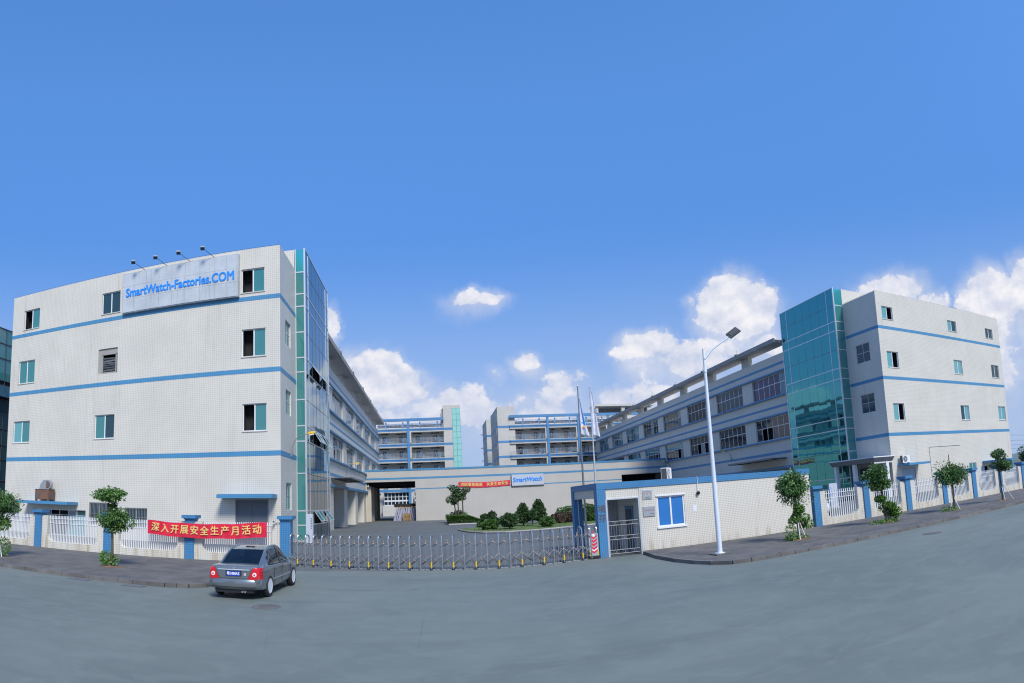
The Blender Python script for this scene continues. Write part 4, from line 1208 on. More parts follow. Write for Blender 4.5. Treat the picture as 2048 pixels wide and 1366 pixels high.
gate = thing('sliding_gate', 'folding stainless steel gate with rounded hoops drawn across the entrance', 'gate', (0, 24.3, 0))
NH = 31
smax = cum[-1] - .02
rail = MB()
tr_pts = [(at(smax * k / 40)[0].x, at(smax * k / 40)[0].y, .006) for k in range(41)]
rail.tube(tr_pts, .028, 4); rl_ = struct(rail, 'gate_track', 'mid_grey')
frames = [at(smax * k / (NH - 1)) for k in range(NH)]
HW = .15
for k, (p, d) in enumerate(frames):
    n_ = Vector((d.y, -d.x)) * -1.0       # towards the yard
    n_ = Vector((-d.y, d.x))
    f3 = lambda o, z, e=0.0: (p.x + n_.x * o + d.x * e, p.y + n_.y * o + d.y * e, z)
    last = k == NH - 1
    hoop = MB()
    arc = [f3(-HW, .05), f3(-HW, 1.28)] + [f3(-HW * math.cos(t), 1.28 + .16 * math.sin(t)) for t in [PI * j / 8 for j in range(1, 8)]] + [f3(HW, 1.28), f3(HW, .05)]
    hoop.tube(arc, .030, 8)
    hoop.build('hoop', 'steel', gate, smooth=True)
    jt = MB()
    for o_ in (-HW, HW): jt.lathe([(.026, -.02), (.032, 0), (.026, .02)], f3(o_, .60), 8)
    jt.build('joint', 'orange', gate)
    if k % 2 == 1 and k < NH - 1:
        for o_ in (-HW, HW):
            w = MB(); c = f3(o_, .06)
            w.tube([f3(o_ - .02, .06), f3(o_ + .02, .06)], .06, 10); w.build('wheel', 'rubber', gate)
            if o_ < 0: w = MB(); w.tube([f3(o_, .12), f3(o_, .33)], .036, 7); w.build('sleeve', 'yellow', gate)
    if k < NH - 1:
        q, d2 = frames[k + 1]
        mid = (p + q) / 2; dm_ = (q - p).normalized(); nm = Vector((-dm_.y, dm_.x)); L = (q - p).length
        h3 = lambda o, z, e: (mid.x + nm.x * o + dm_.x * e, mid.y + nm.y * o + dm_.y * e, z)
        st = MB()
        for o_ in (-HW + .035,): st.tube([h3(o_, .12, 0), h3(o_, 1.16, 0)], .017, 6)
        for o_ in (HW - .035,): st.tube([h3(o_, .12, 0), h3(o_, 1.1, 0)], .010, 5)
        st.lathe([(.006, 0), (.026, .02), (.03, .045), (.02, .07), (.0, .078)], h3(-HW + .035, 1.15, 0), 8)
        st.build('post', 'steel', gate, smooth=True)
        cb = MB(); e = L / 2
        for o_ in (-HW, HW):
            cb.tube([h3(o_, .62, -e), h3(o_, .20, e)], .018, 6); cb.tube([h3(o_, .20, -e), h3(o_, .62, e)], .018, 6)
            cb.tube([h3(o_, .95, -e), h3(o_, 1.10, 0), h3(o_, .95, e)], .017, 6)
        cb.build('cross_bar', 'steel_dull', gate, smooth=True)
        jt = MB(); jt.lathe([(.016, -.025), (.034, 0), (.016, .03)], h3(-HW + .02, 1.10, 0), 8); jt.lathe([(.012, -.018), (.024, 0), (.012, .018)], h3(-HW, .41, 0), 8); jt.build('joint', 'orange', gate)
# drive unit with chevrons
dx0, dx1, dy0, dy1 = 6.56, 6.98, 24.36, 24.72
hd = MB(); hd.box(dx0, dx1, dy0, dy1, .14, 1.10); hdo = hd.build('drive_housing', 'galv', gate)
hd = MB(); hd.box(dx0 - .02, dx1 + .02, dy0 - .03, dy1, .02, .139); hd.build('drive_base', 'black_plastic', gate)
for i in range(5):
    zc = .34 + .155 * i
    for (nm_, m_, dz_, th) in (('chevron', 'red_paint', 0, .085),):
        c = MB(); xm = (dx0 + dx1) / 2; hw = .15
        for sgn in (-1, 1):
            c.prism([(xm, dy0 - .002, zc - .10), (xm + sgn * hw, dy0 - .002, zc), (xm + sgn * hw, dy0 - .002, zc + th), (xm, dy0 - .002, zc - .10 + th)], (0, -.008, 0))
        c.build('chevron', 'red_paint' if i else 'red_paint', hdo, recalc=True)
c = MB(); xm = (dx0 + dx1) / 2
for sgn in (-1, 1): c.prism([(xm, dy0 - .003, .325), (xm + sgn * .165, dy0 - .003, .425), (xm + sgn * .165, dy0 - .003, .48), (xm, dy0 - .003, .38)], (0, -.006, 0))
c.build('chevron', 'print_white', hdo, recalc=True)
for x in (dx0 + .02, dx1 - .02): c = MB(); c.box(x - .022, x + .022, dy0 - .012, dy0 - .001, .14, .36); c.build('sleeve', 'yellow', hdo)
c = MB(); c.lathe([(.0, -.03), (.06, -.02), (.07, 0)], (xm, dy0, 1.0), 12, 'Y'); c.build('lamp', 'alu_white', hdo)
c = MB(); c.lathe([(.035, 0), (.035, .08), (.02, .10)], (xm, dy0 + .12, 1.10), 10); c.build('warning_light', 'red_plastic', hdo)
for o_ in (dx0 + .05, dx1 - .05):
    c = MB(); c.tube([(o_, dy0 + .02, 1.0), (o_, dy0 + .02, 1.25)] + [(o_, dy0 + .17 - .15 * math.cos(t), 1.25 + .16 * math.sin(t)) for t in [PI * j / 8 for j in range(1, 8)]] + [(o_, dy0 + .32, 1.25), (o_, dy0 + .32, 1.0)], .028, 7); c.build('hoop', 'steel', hdo, smooth=True)

# ------------------------------------------------------------------ signs and banners
sb = thing('sign_board', 'large weathered metal sign board with blue website lettering high on the left block', 'sign', (-19.2, 39.8, 18.6))
bx0, bx1, bz0, bz1, by = -24.3, -14.14, 18.68, 21.98, 39.50
fr_ = MB(); fr_.box(bx0 - .06, bx1 + .06, by + .05, 39.80, bz0 - .06, bz1 + .06); fr_.build('frame', 'galv', sb)
ncol = 9
edges = [bx0 + (bx1 - bx0) * f for f in (0, .105, .22, .335, .45, .565, .69, .815, .908, 1.0)]
for i in range(ncol):
    for (z0, z1) in ((bz0, bz0 + 1.12), (bz0 + 1.12, bz0 + 2.2), (bz0 + 2.2, bz1)):
        b_ = MB(); b_.box(edges[i] + .007, edges[i + 1] - .007, by + rnd.uniform(-.004, .004), by + .06, z0 + .006, z1 - .006); b_.build('panel', 'board_weathered', sb)
text_obj('lettering', 'SmartWatch-Factories.COM', 1.02, 'sign_blue', sb, facing_front(-19.2, by - .03, 20.30, R(-.2)), bold=.026, extrude=.012, width=9.50)
for i, x in enumerate((-22.25, -20.2, -18.15, -16.1)):
    t = thing('floodlight', 'sign floodlight on an angled arm, %s of four above the board' % ('leftmost', 'second from left', 'third from left', 'rightmost')[i], 'floodlight', (x, 39.75, 22.0), 'floodlights above the big sign board')
    a = MB(); a.tube([(x, 39.85, 21.9), (x, 39.70, 22.05), (x - .60, 38.80, 22.52)], .022, 6); a.build('arm', 'dark_grey', t)
    h = MB(); h.box(-.2, .2, -.14, .14, -.10, .10); h.box(-.17, .17, -.10, .16, -.145, -.10, 1)
    for k in range(5): h.box(-.18 + .08 * k, -.16 + .08 * k, -.12, .12, .10, .17)
    ho = h.build('lamp_head', ['galv', 'glass_window_dark'], t, local=True); ho.location = (-.66, -1.0, .57); ho.scale = (.85, .85, .85); ho.rotation_euler = (R(-38), 0, R(20))
sg = thing('sign_board', 'pale panel sign reading SmartWatch on the low link building', 'sign', (16.4, 100, 5.4))
b_ = MB(); b_.box(13.58, 19.28, 99.72, 99.985, 5.36, 7.30); b_.build('panel', 'board_pale', sg)
b_ = MB(); b_.box(13.52, 19.34, 99.75, 99.985, 5.28, 5.355); b_.box(13.50, 13.575, 99.75, 99.985, 5.28, 7.32); b_.build('frame', 'dark_grey', sg)
text_obj('lettering', 'SmartWatch', 1.08, 'sign_blue', sg, facing_front(16.38, 99.69, 6.38, R(-1.0)), bold=.035, shear=.2, extrude=.015, width=5.2)


def banner(label, x0, x1, yf, ztop, hgt, sag, body, size, parent_y, charsp=None):
    t = thing('banner', label, 'banner', ((x0 + x1) / 2, parent_y, ztop - hgt))
    mb_ = MB(); n = 44
    top = lambda f: ztop - sag * 4 * f * (1 - f) + .012 * math.sin(f * 23)
    yy = lambda f: yf + .018 * math.sin(f * 31) + .012 * math.sin(f * 67 + 1)
    for k in range(n):
        f0, f1 = k / n, (k + 1) / n
        X0, X1 = x0 + (x1 - x0) * f0, x0 + (x1 - x0) * f1
        for j in range(3):
            a0, a1 = j / 3, (j + 1) / 3
            mb_.quad((X0, yy(f0) + .01 * math.sin(9 * f0 + 3 * a0), top(f0) - hgt * a1), (X1, yy(f1) + .01 * math.sin(9 * f1 + 3 * a0), top(f1) - hgt * a1), (X1, yy(f1) + .01 * math.sin(9 * f1 + 3 * a0), top(f1) - hgt * a0), (X0, yy(f0) + .01 * math.sin(9 * f0 + 3 * a0), top(f0) - hgt * a0))
    co = mb_.build('cloth', 'banner_red', t, smooth=True)
    nchar = len(body)
    for i, ch in enumerate(body):
        if ch == ' ': continue
        f = (i + .5) / nchar * .965 + .0175
        f = .5 + (f - .5) * .97
        sl = -sag * 4 * (1 - 2 * f) / (x1 - x0)
        text_obj('character', ch, size, 'gold_print', co, facing_front(x0 + (x1 - x0) * f, yf - .042, top(f) - hgt * .5, -math.atan(sl)), bold=size * .02, extrude=.004)
    return t


banner('red cloth banner with gold characters tied to the fence behind the parked car', -14.22, -7.86, FENCE_L - .40, 2.02, .70, .14, '深入开展安全生产月活动', .47, FENCE_L)
banner('red cloth banner with gold characters on the link building wall beside its sign', 4.25, 13.28, 99.90, 6.42, .90, .18, '消除事故隐患 关爱生命安全', .62, 100)

# ------------------------------------------------------------------ street lamp, wall lamps, flagpoles
sl = thing('street_lamp', 'tall white tapered street lamp with a flat square head on the right pavement', 'street lamp', (10.46, 19.76, KH))
m2 = MB(); m2.box(10.14, 10.80, 19.42, 20.08, KH - .01, KH + .05); m2.build('plinth', 'kerb_stone', sl)
m2 = MB(); m2.lathe([(.20, KH + .05), (.20, KH + .07), (.102, KH + .075), (.092, 2.2), (.074, 5.2), (.060, 7.25), (.076, 7.26), (.076, 7.36), (.054, 7.37), (.048, 8.2), (.0, 8.22)], (10.46, 19.76, 0), 16); m2.build('pole', 'lamp_white', sl, smooth=True)
m2 = MB(); m2.tube([(10.46, 19.74, 7.78), (10.78, 19.66, 8.16), (11.50, 19.50, 8.66)], [.05, .045, .036], 10); m2.build('arm', 'lamp_white', sl, smooth=True)
m2 = MB(); m2.box(-.27, .27, -.16, .16, -.03, .04); m2.box(-.23, .23, -.13, .13, -.045, -.03, 1); m2.box(-.2, .2, -.11, .11, .04, .06)
hd = m2.build('lamp_head', ['dark_grey', 'mid_grey'], sl, local=True); hd.location = Vector((11.72, 19.46, 8.84)) - wloc(sl); hd.rotation_euler = (R(52), R(-35), R(-10))


def wall_lamp(label, base, out, rise, length=1.4):
    t = thing('wall_lamp', label, 'wall lamp', base, 'bracket lamps on the factory walls')
    b = Vector((0, 0, 0)); d = Vector(out).normalized()
    m_ = MB(); m_.box(-.06, .06, -.06, .06, -.45, .05); m_.tube([(0, 0, -.1), tuple(d * .08 + Vector((0, 0, .25))), tuple(d * .30 + Vector((0, 0, .62 * rise))), tuple(d * .62 + Vector((0, 0, .88 * rise))), tuple(d * length * .78 + Vector((0, 0, rise)))], .035, 8)
    m_.build('bracket', 'mid_grey', t, local=True, smooth=True)
    m_ = MB(); c = d * length * .78 + Vector((0, 0, rise))
    prof = [(.05, -.05), (.12, .08), (.15, .25), (.14, .45), (.09, .6), (.0, .64)]
    m_.lathe([(r * .9, h) for r, h in prof], (0, 0, 0), 12)
    h = m_.build('lamp_head', 'yellow', t, local=True, smooth=True); h.location = c; h.rotation_euler = Vector((d.x, d.y, .12)).to_track_quat('Z', 'Y').to_euler()
    m_ = MB(); m_.box(-.10, .10, -.10, .10, .12, .5); g_ = m_.build('lens', 'paper', h, local=True); g_.location = (0, 0, 0); g_.scale = (1, 1, 1)
    q = Vector((d.x, d.y, .12)).to_track_quat('Z', 'Y'); dn = q.inverted() @ Vector((0, 0, -1)); g_.location = dn * .055
    return t


wall_lamp('bracket lamp with yellow head on the blue band beside the left glass tower', (-10.84, 42.75, 7.05), (1, -.12, 0), 1.25, 1.75)
wall_lamp('bracket lamp with yellow head above the loading canopy of the left wing', (-11.95, 78.0, 7.45), (1, 0, 0), 1.1, 1.5)
wall_lamp('bracket lamp with yellow head on the right wing near the street lamp pole', (42.95, 75.0, 7.0), (-1, 0, 0), 1.0, 1.3)
wall_lamp('bracket lamp with yellow head on the right wing above the gatehouse air conditioner', (42.95, 98.2, 7.3), (-1, 0, 0), 1.0, 1.3)

for i, (x, lab) in enumerate(((12.75, 'thin steel flagpole holding the flag with the orange dot'), (13.85, 'thin steel flagpole holding the plain pale lilac flag'))):
    t = thing('flagpole', lab, 'flagpole', (x, 48, 0), 'flagpoles behind the gatehouse')
    zt = 12.35 if i == 0 else 12.25
    m2 = MB(); m2.lathe([(.3, 0), (.3, .3), (.10, .31), (.085, 6.3), (.065, 6.32), (.05, zt), (.02, zt + .02)], (x, 48, 0), 12); m2.build('pole', 'steel_dull' if i == 0 else 'alu', t, smooth=True)
    m2 = MB(); m2.lathe([(.03, zt), (.075, zt + .06), (.06, zt + .14), (.0, zt + .17)], (x, 48, 0), 10); m2.build('finial', 'steel', t, smooth=True)


def flag(label, x, ztop, zbot, wtop, wbot, curve, deco):
    t = thing('flag', label, 'flag', (x, 48, zbot))
    nz, nx = 26, 10
    P = {}
    for j in range(nz + 1):
        f = j / nz
        z = ztop + (zbot - ztop) * f
        w_ = wtop + (wbot - wtop) * (f ** curve)
        for i in range(nx + 1):
            g_ = i / nx
            P[j, i] = (x + .07 + w_ * g_, 47.98 - .10 * math.sin(g_ * 9 + f * 2.5) * (.3 + g_) * (.35 + f), z - .30 * g_ * f * (1 - .3 * f))
    m_ = MB(); m3 = MB()
    for j in range(nz):
        for i in range(nx):
            k = 1 if deco(j / nz, i / nx) else 0
            m_.quad(P[j, i], P[j, i + 1], P[j + 1, i + 1], P[j + 1, i], k)
    m_.build('cloth', ['flag_white', 'flag_blue'], t, smooth=True)
    return t, P


t, P = flag('hanging white flag with blue pattern and an orange dot', 12.75, 11.3, 8.2, .06, .82, 1.25, lambda f, g_: (.42 < g_ < .78 and f < .70) or (.0 < g_ < .5 and .62 < f < .68))
p = P[21, 5]
m2 = MB(); m2.lathe([(.0, -.06), (.13, -.05), (.13, 0)], (p[0], p[1], p[2] + .1), 14, 'Y'); m2.build('dot', 'orange', t)
flag('hanging pale lilac flag with a small dark emblem', 13.85, 11.9, 8.1, .08, .66, .8, lambda f, g_: False)
t2 = [o for o in bpy.data.objects if o.get('label') == 'hanging pale lilac flag with a small dark emblem'][0]
m2 = MB()
for (dx_, dz_, r_) in ((.28, 10.35, .06), (.36, 10.2, .05), (.33, 10.05, .06), (.42, 9.92, .05), (.30, 9.6, .035), (.30, 9.35, .03), (.30, 8.75, .03)): m2.lathe([(.0, -.02), (r_, -.01), (r_, 0)], (13.85 + .07 + dx_, 47.84, dz_), 8, 'Y')
m2.build('emblem', 'print_dark', t2)

# ------------------------------------------------------------------ small things by the walls
ex = thing('exhaust_blower', 'rusty exhaust box with a grey blower drum on the left canopy', 'exhaust blower', (-31.5, 39.2, 2.87))
m2 = MB()
ex0, ex1, ey0, ey1, ez = -32.25, -30.75, 38.75, 39.6, 2.87
m2.box(ex0, ex1, ey0, ey1, ez + .14, ez + .98)
for (a, b) in ((ex0, ex0 + .16), (ex1 - .16, ex1), (-31.65, -31.45)): m2.box(a, b, ey0 + .02, ey0 + .2, ez, ez + .139)
m2.box(ex0 - .03, ex1 + .03, ey0 - .03, ey1 + .03, ez + .981, ez + 1.02); m2.build('box', 'rusty_steel', ex)
m2 = MB(); m2.lathe([(.10, 0), (.42, .02), (.42, .30), (.12, .32)], (-31.05, 38.9, ez + 1.42), 18, 'Y'); m2.build('drum', 'galv', ex, smooth=True)
m2 = MB(); m2.lathe([(.0, -.02), (.27, -.02), (.30, .0)], (-31.05, 38.9, ez + 1.42), 18, 'Y'); m2.build('inlet', 'rusty_steel', ex)
m2 = MB(); m2.prism([(-31.9, 38.86, ez + 1.02), (-31.15, 38.86, ez + 1.02), (-31.15, 38.86, ez + 1.82), (-31.45, 38.86, ez + 1.82), (-31.78, 38.86, ez + 1.45)], (0, .4, 0)); m2.build('motor_cover', 'galv', ex)
for (lab, x, y, w_, d_, h_) in (('slim white sign pillar standing inside the gate by the left glass tower', -9.05, 41.0, .50, .34, 2.22), ('white sign pillar with a blue mark standing behind the right fence', 31.6, 38.2, .86, .18, 2.16)):
    t = thing('sign_pillar', lab, 'sign pillar', (x, y, 0), 'white sign pillars by the entrances')
    m2 = MB(); m2.box(x - w_ / 2, x + w_ / 2, y - d_ / 2, y + d_ / 2, .12, h_); m2.build('panel', 'board_pale', t)
    m2 = MB(); m2.box(x - w_ / 2 - .06, x + w_ / 2 + .06, y - d_ / 2 - .06, y + d_ / 2 + .06, 0, .119); m2.build('base', 'concrete_slab', t)
    m2 = MB(); xx = x - w_ / 2 + .16 if x > 0 else x + w_ / 2 - .1
    for k in range(7): m2.box(xx - .05, xx + .05, y - d_ / 2 - .004, y - d_ / 2 - .0005, h_ - .35 - .12 * k, h_ - .29 - .12 * k)
    m2.build('print', 'sign_blue' if x > 0 else 'print_dark', t)
# wrapped goods and crates in the passage
tp = thing('tarp_stack', 'stack of goods under a blue and white striped tarpaulin in the passage', 'tarpaulin stack', (-5.3, 102.6, 0))
m2 = MB()
nx_ = 14
for k in range(nx_):
    f0, f1 = k / nx_, (k + 1) / nx_
    X = lambda f, top: (-7.45 + 4.15 * f) if not top else (-6.75 + 3.35 * f)
    Y = lambda f, top: (101.9 if not top else 102.25) + .09 * math.sin(f * 19 + (1 if top else 0))
    m2.quad((X(f0, 0), Y(f0, 0), 0), (X(f1, 0), Y(f1, 0), 0), (X(f1, 1), Y(f1, 1), 2.25 + .05 * math.sin(f1 * 13)), (X(f0, 1), Y(f0, 1), 2.25 + .05 * math.sin(f0 * 13)))
    m2.quad((X(f0, 1), Y(f0, 1), 2.25 + .05 * math.sin(f0 * 13)), (X(f1, 1), Y(f1, 1), 2.25 + .05 * math.sin(f1 * 13)), (X(f1, 1), 104.2, 2.25), (X(f0, 1), 104.2, 2.25))
m2.quad((-7.45, 101.9, 0), (-6.75, 102.25, 2.25), (-6.75, 104.2, 2.25), (-7.45, 104.4, 0))
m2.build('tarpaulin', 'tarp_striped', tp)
m2 = MB(); m2.box(-6.7, -3.45, 102.4, 104.1, 2.26, 2.42); m2.build('board_layer', 'timber', tp)
rl = thing('dark_bundle', 'dark heaped bundles lying on top of the striped tarpaulin stack', 'bundles', (-5.3, 103.2, 2.42))
for k in range(8):
    x = -7.0 + .52 * k
    m2 = MB(); m2.lathe([(.05, 0), (.30, .05), (.34, .6), (.32, 1.3), (.06, 1.36)], (x, 102.5 + rnd.uniform(-.05, .1), 2.70 + rnd.uniform(-.03, .05)), 10, 'Y'); m2.build('bundle', 'near_black', rl, smooth=True)
for i, (z, lab) in enumerate(((0.0, 'lower of two wooden crates in front of the striped stack'), (.66, 'upper of two wooden crates in front of the striped stack'))):
    t = thing('wooden_crate', lab, 'crate', (-4.95, 101.5, z), 'wooden crates at the passage')
    m2 = MB(); m2.box(-5.62, -4.28, 101.3, 101.75, z + .06, z + .62); m2.build('box', 'near_black', t)
    for k in range(4):
        unit('slat', 'timber', t, (-4.95, 101.27, z + .12 + .145 * k), (1.42, .04, .10))
    for k in range(3):
        unit('batten', 'timber', t, (-5.58 + .63 * k, 101.23, z + .33), (.11, .035, .62))

# manhole covers
for i, (x, y, r_, lab) in enumerate(((17.84, 15.5, .34, 'round iron manhole cover in the road on the right'), (-4.64, 15.4, .34, 'round iron manhole cover in the road just behind the parked car'))):
    t = thing('manhole_cover', lab, 'manhole cover', (x, y, .004), 'manhole covers in the road')
    m2 = MB(); m2.lathe([(r_ + .06, 0), (r_ + .06, .006), (r_, .006), (r_, .004)], (0, 0, 0), 28); m2.build('rim', 'kerb_stone', t, local=True)
    m2 = MB(); m2.lathe([(r_ - .01, 0), (r_ - .01, .008), (.0, .009)], (0, 0, 0), 28)
    for k in range(5): m2.box(-r_ * .6, r_ * .6, -r_ * .6 + .1 * k, -r_ * .6 + .04 + .1 * k, .0092, .012)
    m2.build('lid', 'kerb_stone', t, local=True)
for i, (x, y, lab) in enumerate(((-12.15, 17.35, 'iron gutter grating in the road by the left kerb, farther from the car'), (-9.9, 17.3, 'iron gutter grating in the road by the left kerb, nearer the car'))):
    t = thing('drain_grating', lab, 'drain', (x, y, .004), 'gutter gratings')
    m2 = MB(); m2.box(-.42, .42, -.2, .2, -.02, .003); m2.build('frame', 'dark_grey', t, local=True)
    for k in range(12): unit('grate_bar', 'mid_grey', t, (x - .36 + .065 * k, y, .010), (.025, .34, .012))

lt = MB(); lt.lathe([(.02, 0), (.10, .01), (.12, .05), (.06, .09), (.0, .10)], (-17.3, 17.25, .004), 9)
tag(lt.build('litter_bag', 'paper', smooth=True), 'small white plastic bag lying on the road by the left kerb', 'litter')

# ------------------------------------------------------------------ plants


def leaves(mb_, centre, rad, n, size, shell=.55, droop=.35, aspect=.55):
    cx, cy, cz = centre
    for _ in range(n):
        while True:
            v = Vector((rnd.uniform(-1, 1), rnd.uniform(-1, 1), rnd.uniform(-1, 1)))
            if .05 < v.length < 1: break
        r_ = v.length; v = v / r_
        r_ = shell + (1 - shell) * r_ ** .6 if rnd.random() < .8 else r_
        r_ *= 1 + .16 * math.sin(v.x * 7 + cx * 5) * math.sin(v.z * 6 + cy * 3)
        p = Vector((cx + v.x * rad[0] * r_, cy + v.y * rad[1] * r_, cz + v.z * rad[2] * r_))
        d = (v + Vector((rnd.uniform(-.8, .8), rnd.uniform(-.8, .8), rnd.uniform(-.8, .8) - droop))).normalized()
        nrm = (v * .7 + Vector((rnd.uniform(-1, 1), rnd.uniform(-1, 1), rnd.uniform(-.1, 1.1)))).normalized()
        sd = d.cross(nrm)
        if sd.length < .05: continue
        sd.normalize(); L = size * rnd.uniform(.65, 1.3); w_ = L * aspect * .5
        up = sd.cross(d) * (L * .10)
        a = p; b = p + d * L * .5 + sd * w_ + up; c = p + d * L; e = p + d * L * .5 - sd * w_ + up
        mb_.quad(a, b, c, e)


def street_tree(label, x, y, top, clumps, lean=(0, 0), stakes=(), skirt=None, size=.108):
    t = thing('street_tree', label, 'tree', (x, y, KH), 'young trees planted along the pavements')
    tr = MB()
    tx, ty = x + lean[0], y + lean[1]
    tr.tube([(x, y, KH - .03), (x + .02, y, KH + .4), (x + lean[0] * .4 + .02, y, KH + (top - KH) * .5), (tx, ty, top)], [.085, .065, .055, .02], 8)
    for (cx, cz, rx, rz, n, m_) in clumps:
        for k in range(4):
            a = rnd.uniform(0, 2 * PI); f = rnd.uniform(.4, .75)
            tr.tube([(x + lean[0] * .5, y, cz - rz * .75), (x + cx * .6 + rx * .3 * math.cos(a), y + rx * .3 * math.sin(a), cz - rz * .1), (x + cx + rx * f * math.cos(a), y + rx * f * math.sin(a), cz + rz * rnd.uniform(-.1, .5))], [.028, .018, .006], 5)
    tr.build('trunk', 'bark', t, smooth=True)
    for m_ in ('leaf', 'leaf_young'):
        cr = MB()
        for (cx, cz, rx, rz, n, mm) in clumps:
            if mm == m_:
                for _ in range(max(1, n // 190)):
                    q = Vector((rnd.gauss(0, 1), rnd.gauss(0, 1), rnd.gauss(0, 1))).normalized() * rnd.uniform(.10, .66)
                    k = rnd.uniform(.34, .66)
                    leaves(cr, (x + cx + q[0] * rx, y + q[1] * rx, cz + q[2] * rz), (rx * k, rx * k, rz * k), 230, size * rnd.uniform(.8, 1.25), .05)
        if cr.v: cr.build('crown', m_, t)
    pit = MB()
    n = 22; ring = []
    pts_ = [(x + (.5 + .13 * math.sin(k * 2.3 + x)) * math.cos(2 * PI * k / n), y + (.42 + .10 * math.sin(k * 1.7 + x)) * math.sin(2 * PI * k / n)) for k in range(n)]
    for k in range(n):
        a, b = pts_[k], pts_[(k + 1) % n]; pit.quad((x, y, KH + .06), (x, y, KH + .06), (*b, KH + .004), (*a, KH + .004))
    pit.build('soil_patch', 'soil', t)
    for (dx_, dy_, h) in stakes:
        s_ = MB(); s_.tube([(x + dx_, y + dy_, KH), (x + dx_ * .1, y + dy_ * .1, KH + h)], .022, 6); s_.build('stake', 'white_paint', t)
    if skirt:
        sk = MB()
        for (a, b, c, rx, rz, n) in skirt: leaves(sk, (x + a, y + b, KH + c), (rx, rx, rz), n, size * .9, .2)
        sk.build('sucker', 'leaf_young', t)
    return t


street_tree('street tree with a dense round crown and a leafy lower trunk nearest the lamp', 14.77, 20.47, 2.9,
            [(-.05, 2.45, .98, .78, 3900, 'leaf'), (.15, 1.35, .36, .30, 520, 'leaf_young'), (-.15, 1.0, .34, .28, 520, 'leaf_young'), (.36, .85, .36, .36, 700, 'leaf_young')],
            (-.05, 0), [(-.12, -.25, .9), (.28, -.15, .9)], [(-.4, 0, .35, .24, .34, 260), (-.3, .1, .10, .3, .10, 160), (.2, 0, .10, .25, .08, 120)])
street_tree('street tree with a ragged crown and a bright leafy clump low on its right', 20.72, 21.0, 2.7,
            [(-.35, 2.55, .72, .68, 2600, 'leaf'), (-.05, 2.05, .70, .40, 1300, 'leaf'), (-.30, 1.35, .30, .22, 400, 'leaf_young'), (.15, .95, .52, .34, 1000, 'leaf_young'), (.42, .60, .48, .42, 900, 'leaf_young')],
            (-.25, 0), [], [(-.55, 0, .06, .36, .08, 260), (.35, .1, .06, .42, .10, 260), (0, -.3, .06, .4, .07, 160)])
street_tree('street tree with a clipped ball crown and a bare broken leader', 25.65, 20.42, 3.3,
            [(.12, 2.10, 1.12, .80, 4200, 'leaf')], (-.05, 0), [(-.5, -.1, 1.2), (.12, -.3, .7)], [(-.7, -.1, .1, .4, .16, 220), (-.3, 0, .05, .4, .07, 160)])
street_tree('farthest right street tree with a sparse two tiered crown', 29.9, 19.9, 3.1,
            [(-.15, 2.98, .72, .40, 900, 'leaf'), (.10, 2.45, .78, .30, 1150, 'leaf'), (.2, 2.05, .72, .20, 520, 'leaf')], (-.1, 0), [(-.12, -.25, .9), (.75, -.3, 1.1)], None)
street_tree('street tree with two separate foliage tiers in front of the left fence', -13.03, 20.9, 3.3,
            [(-.15, 3.20, .92, .36, 1900, 'leaf'), (-.10, 2.72, .30, .25, 420, 'leaf'), (.02, 2.12, .86, .48, 2500, 'leaf')], (-.1, 0), [], [(-.28, 0, .36, .28, .26, 420), (.15, 0, .30, .16, .2, 120)])
street_tree('street tree cut off by the left edge of the view', -18.85, 20.0, 3.0,
            [(.15, 2.62, 1.0, .72, 3300, 'leaf'), (.3, 1.75, .7, .32, 900, 'leaf')], (.05, 0), [(.62, -.3, 1.2)], [(.45, 0, .5, .3, .38, 420)])

# lawn with kerb, planted bed
lawn_pts = [(2.3, 58.8), (2.5, 56.2), (3.1, 53.2), (4.2, 50.6), (6.0, 49.4), (9.0, 49.7), (13.5, 52.0), (19, 54.5), (26, 57), (26, 72), (15.8, 70.5), (11.5, 66.5), (8.0, 62.0), (5.0, 59.6)]
struct(MB().prism([(x, y, -.02) for x, y in lawn_pts], (0, 0, .16)), 'lawn', 'lawn')
lk = MB()
for k in range(10):
    a, b = lawn_pts[k], lawn_pts[k + 1]; lk.tube([(*a, .09), (*b, .09)], .09, 6)
struct(lk, 'lawn_kerb', 'concrete_slab')
# grass tufts on the near edge of the lawn
gr = MB()
for _ in range(4200):
    i = rnd.random(); x = rnd.uniform(2.6, 20); y = rnd.uniform(50, 62)
    inside = False; j = len(lawn_pts) - 1
    for q in range(len(lawn_pts)):
        xi, yi = lawn_pts[q]; xj, yj = lawn_pts[j]
        if (yi > y) != (yj > y) and x < (xj - xi) * (y - yi) / (yj - yi) + xi: inside = not inside
        j = q
    if not inside: continue
    h_ = rnd.uniform(.04, .10); a = rnd.uniform(0, PI); w_ = .03
    gr.quad((x - w_ * math.cos(a), y - w_ * math.sin(a), .138), (x + w_ * math.cos(a), y + w_ * math.sin(a), .138), (x + .02, y + .02, .14 + h_), (x + .02, y + .02, .14 + h_))
tag(gr.build('grass', 'leaf_hedge'), 'short tufts of grass growing on the lawn', 'grass', kind='stuff')
wk = MB()
wk.box(8.6, 33.0, 93.5, 95.2, 0, .18); struct(wk, 'planter_kerb', 'plaster_white')


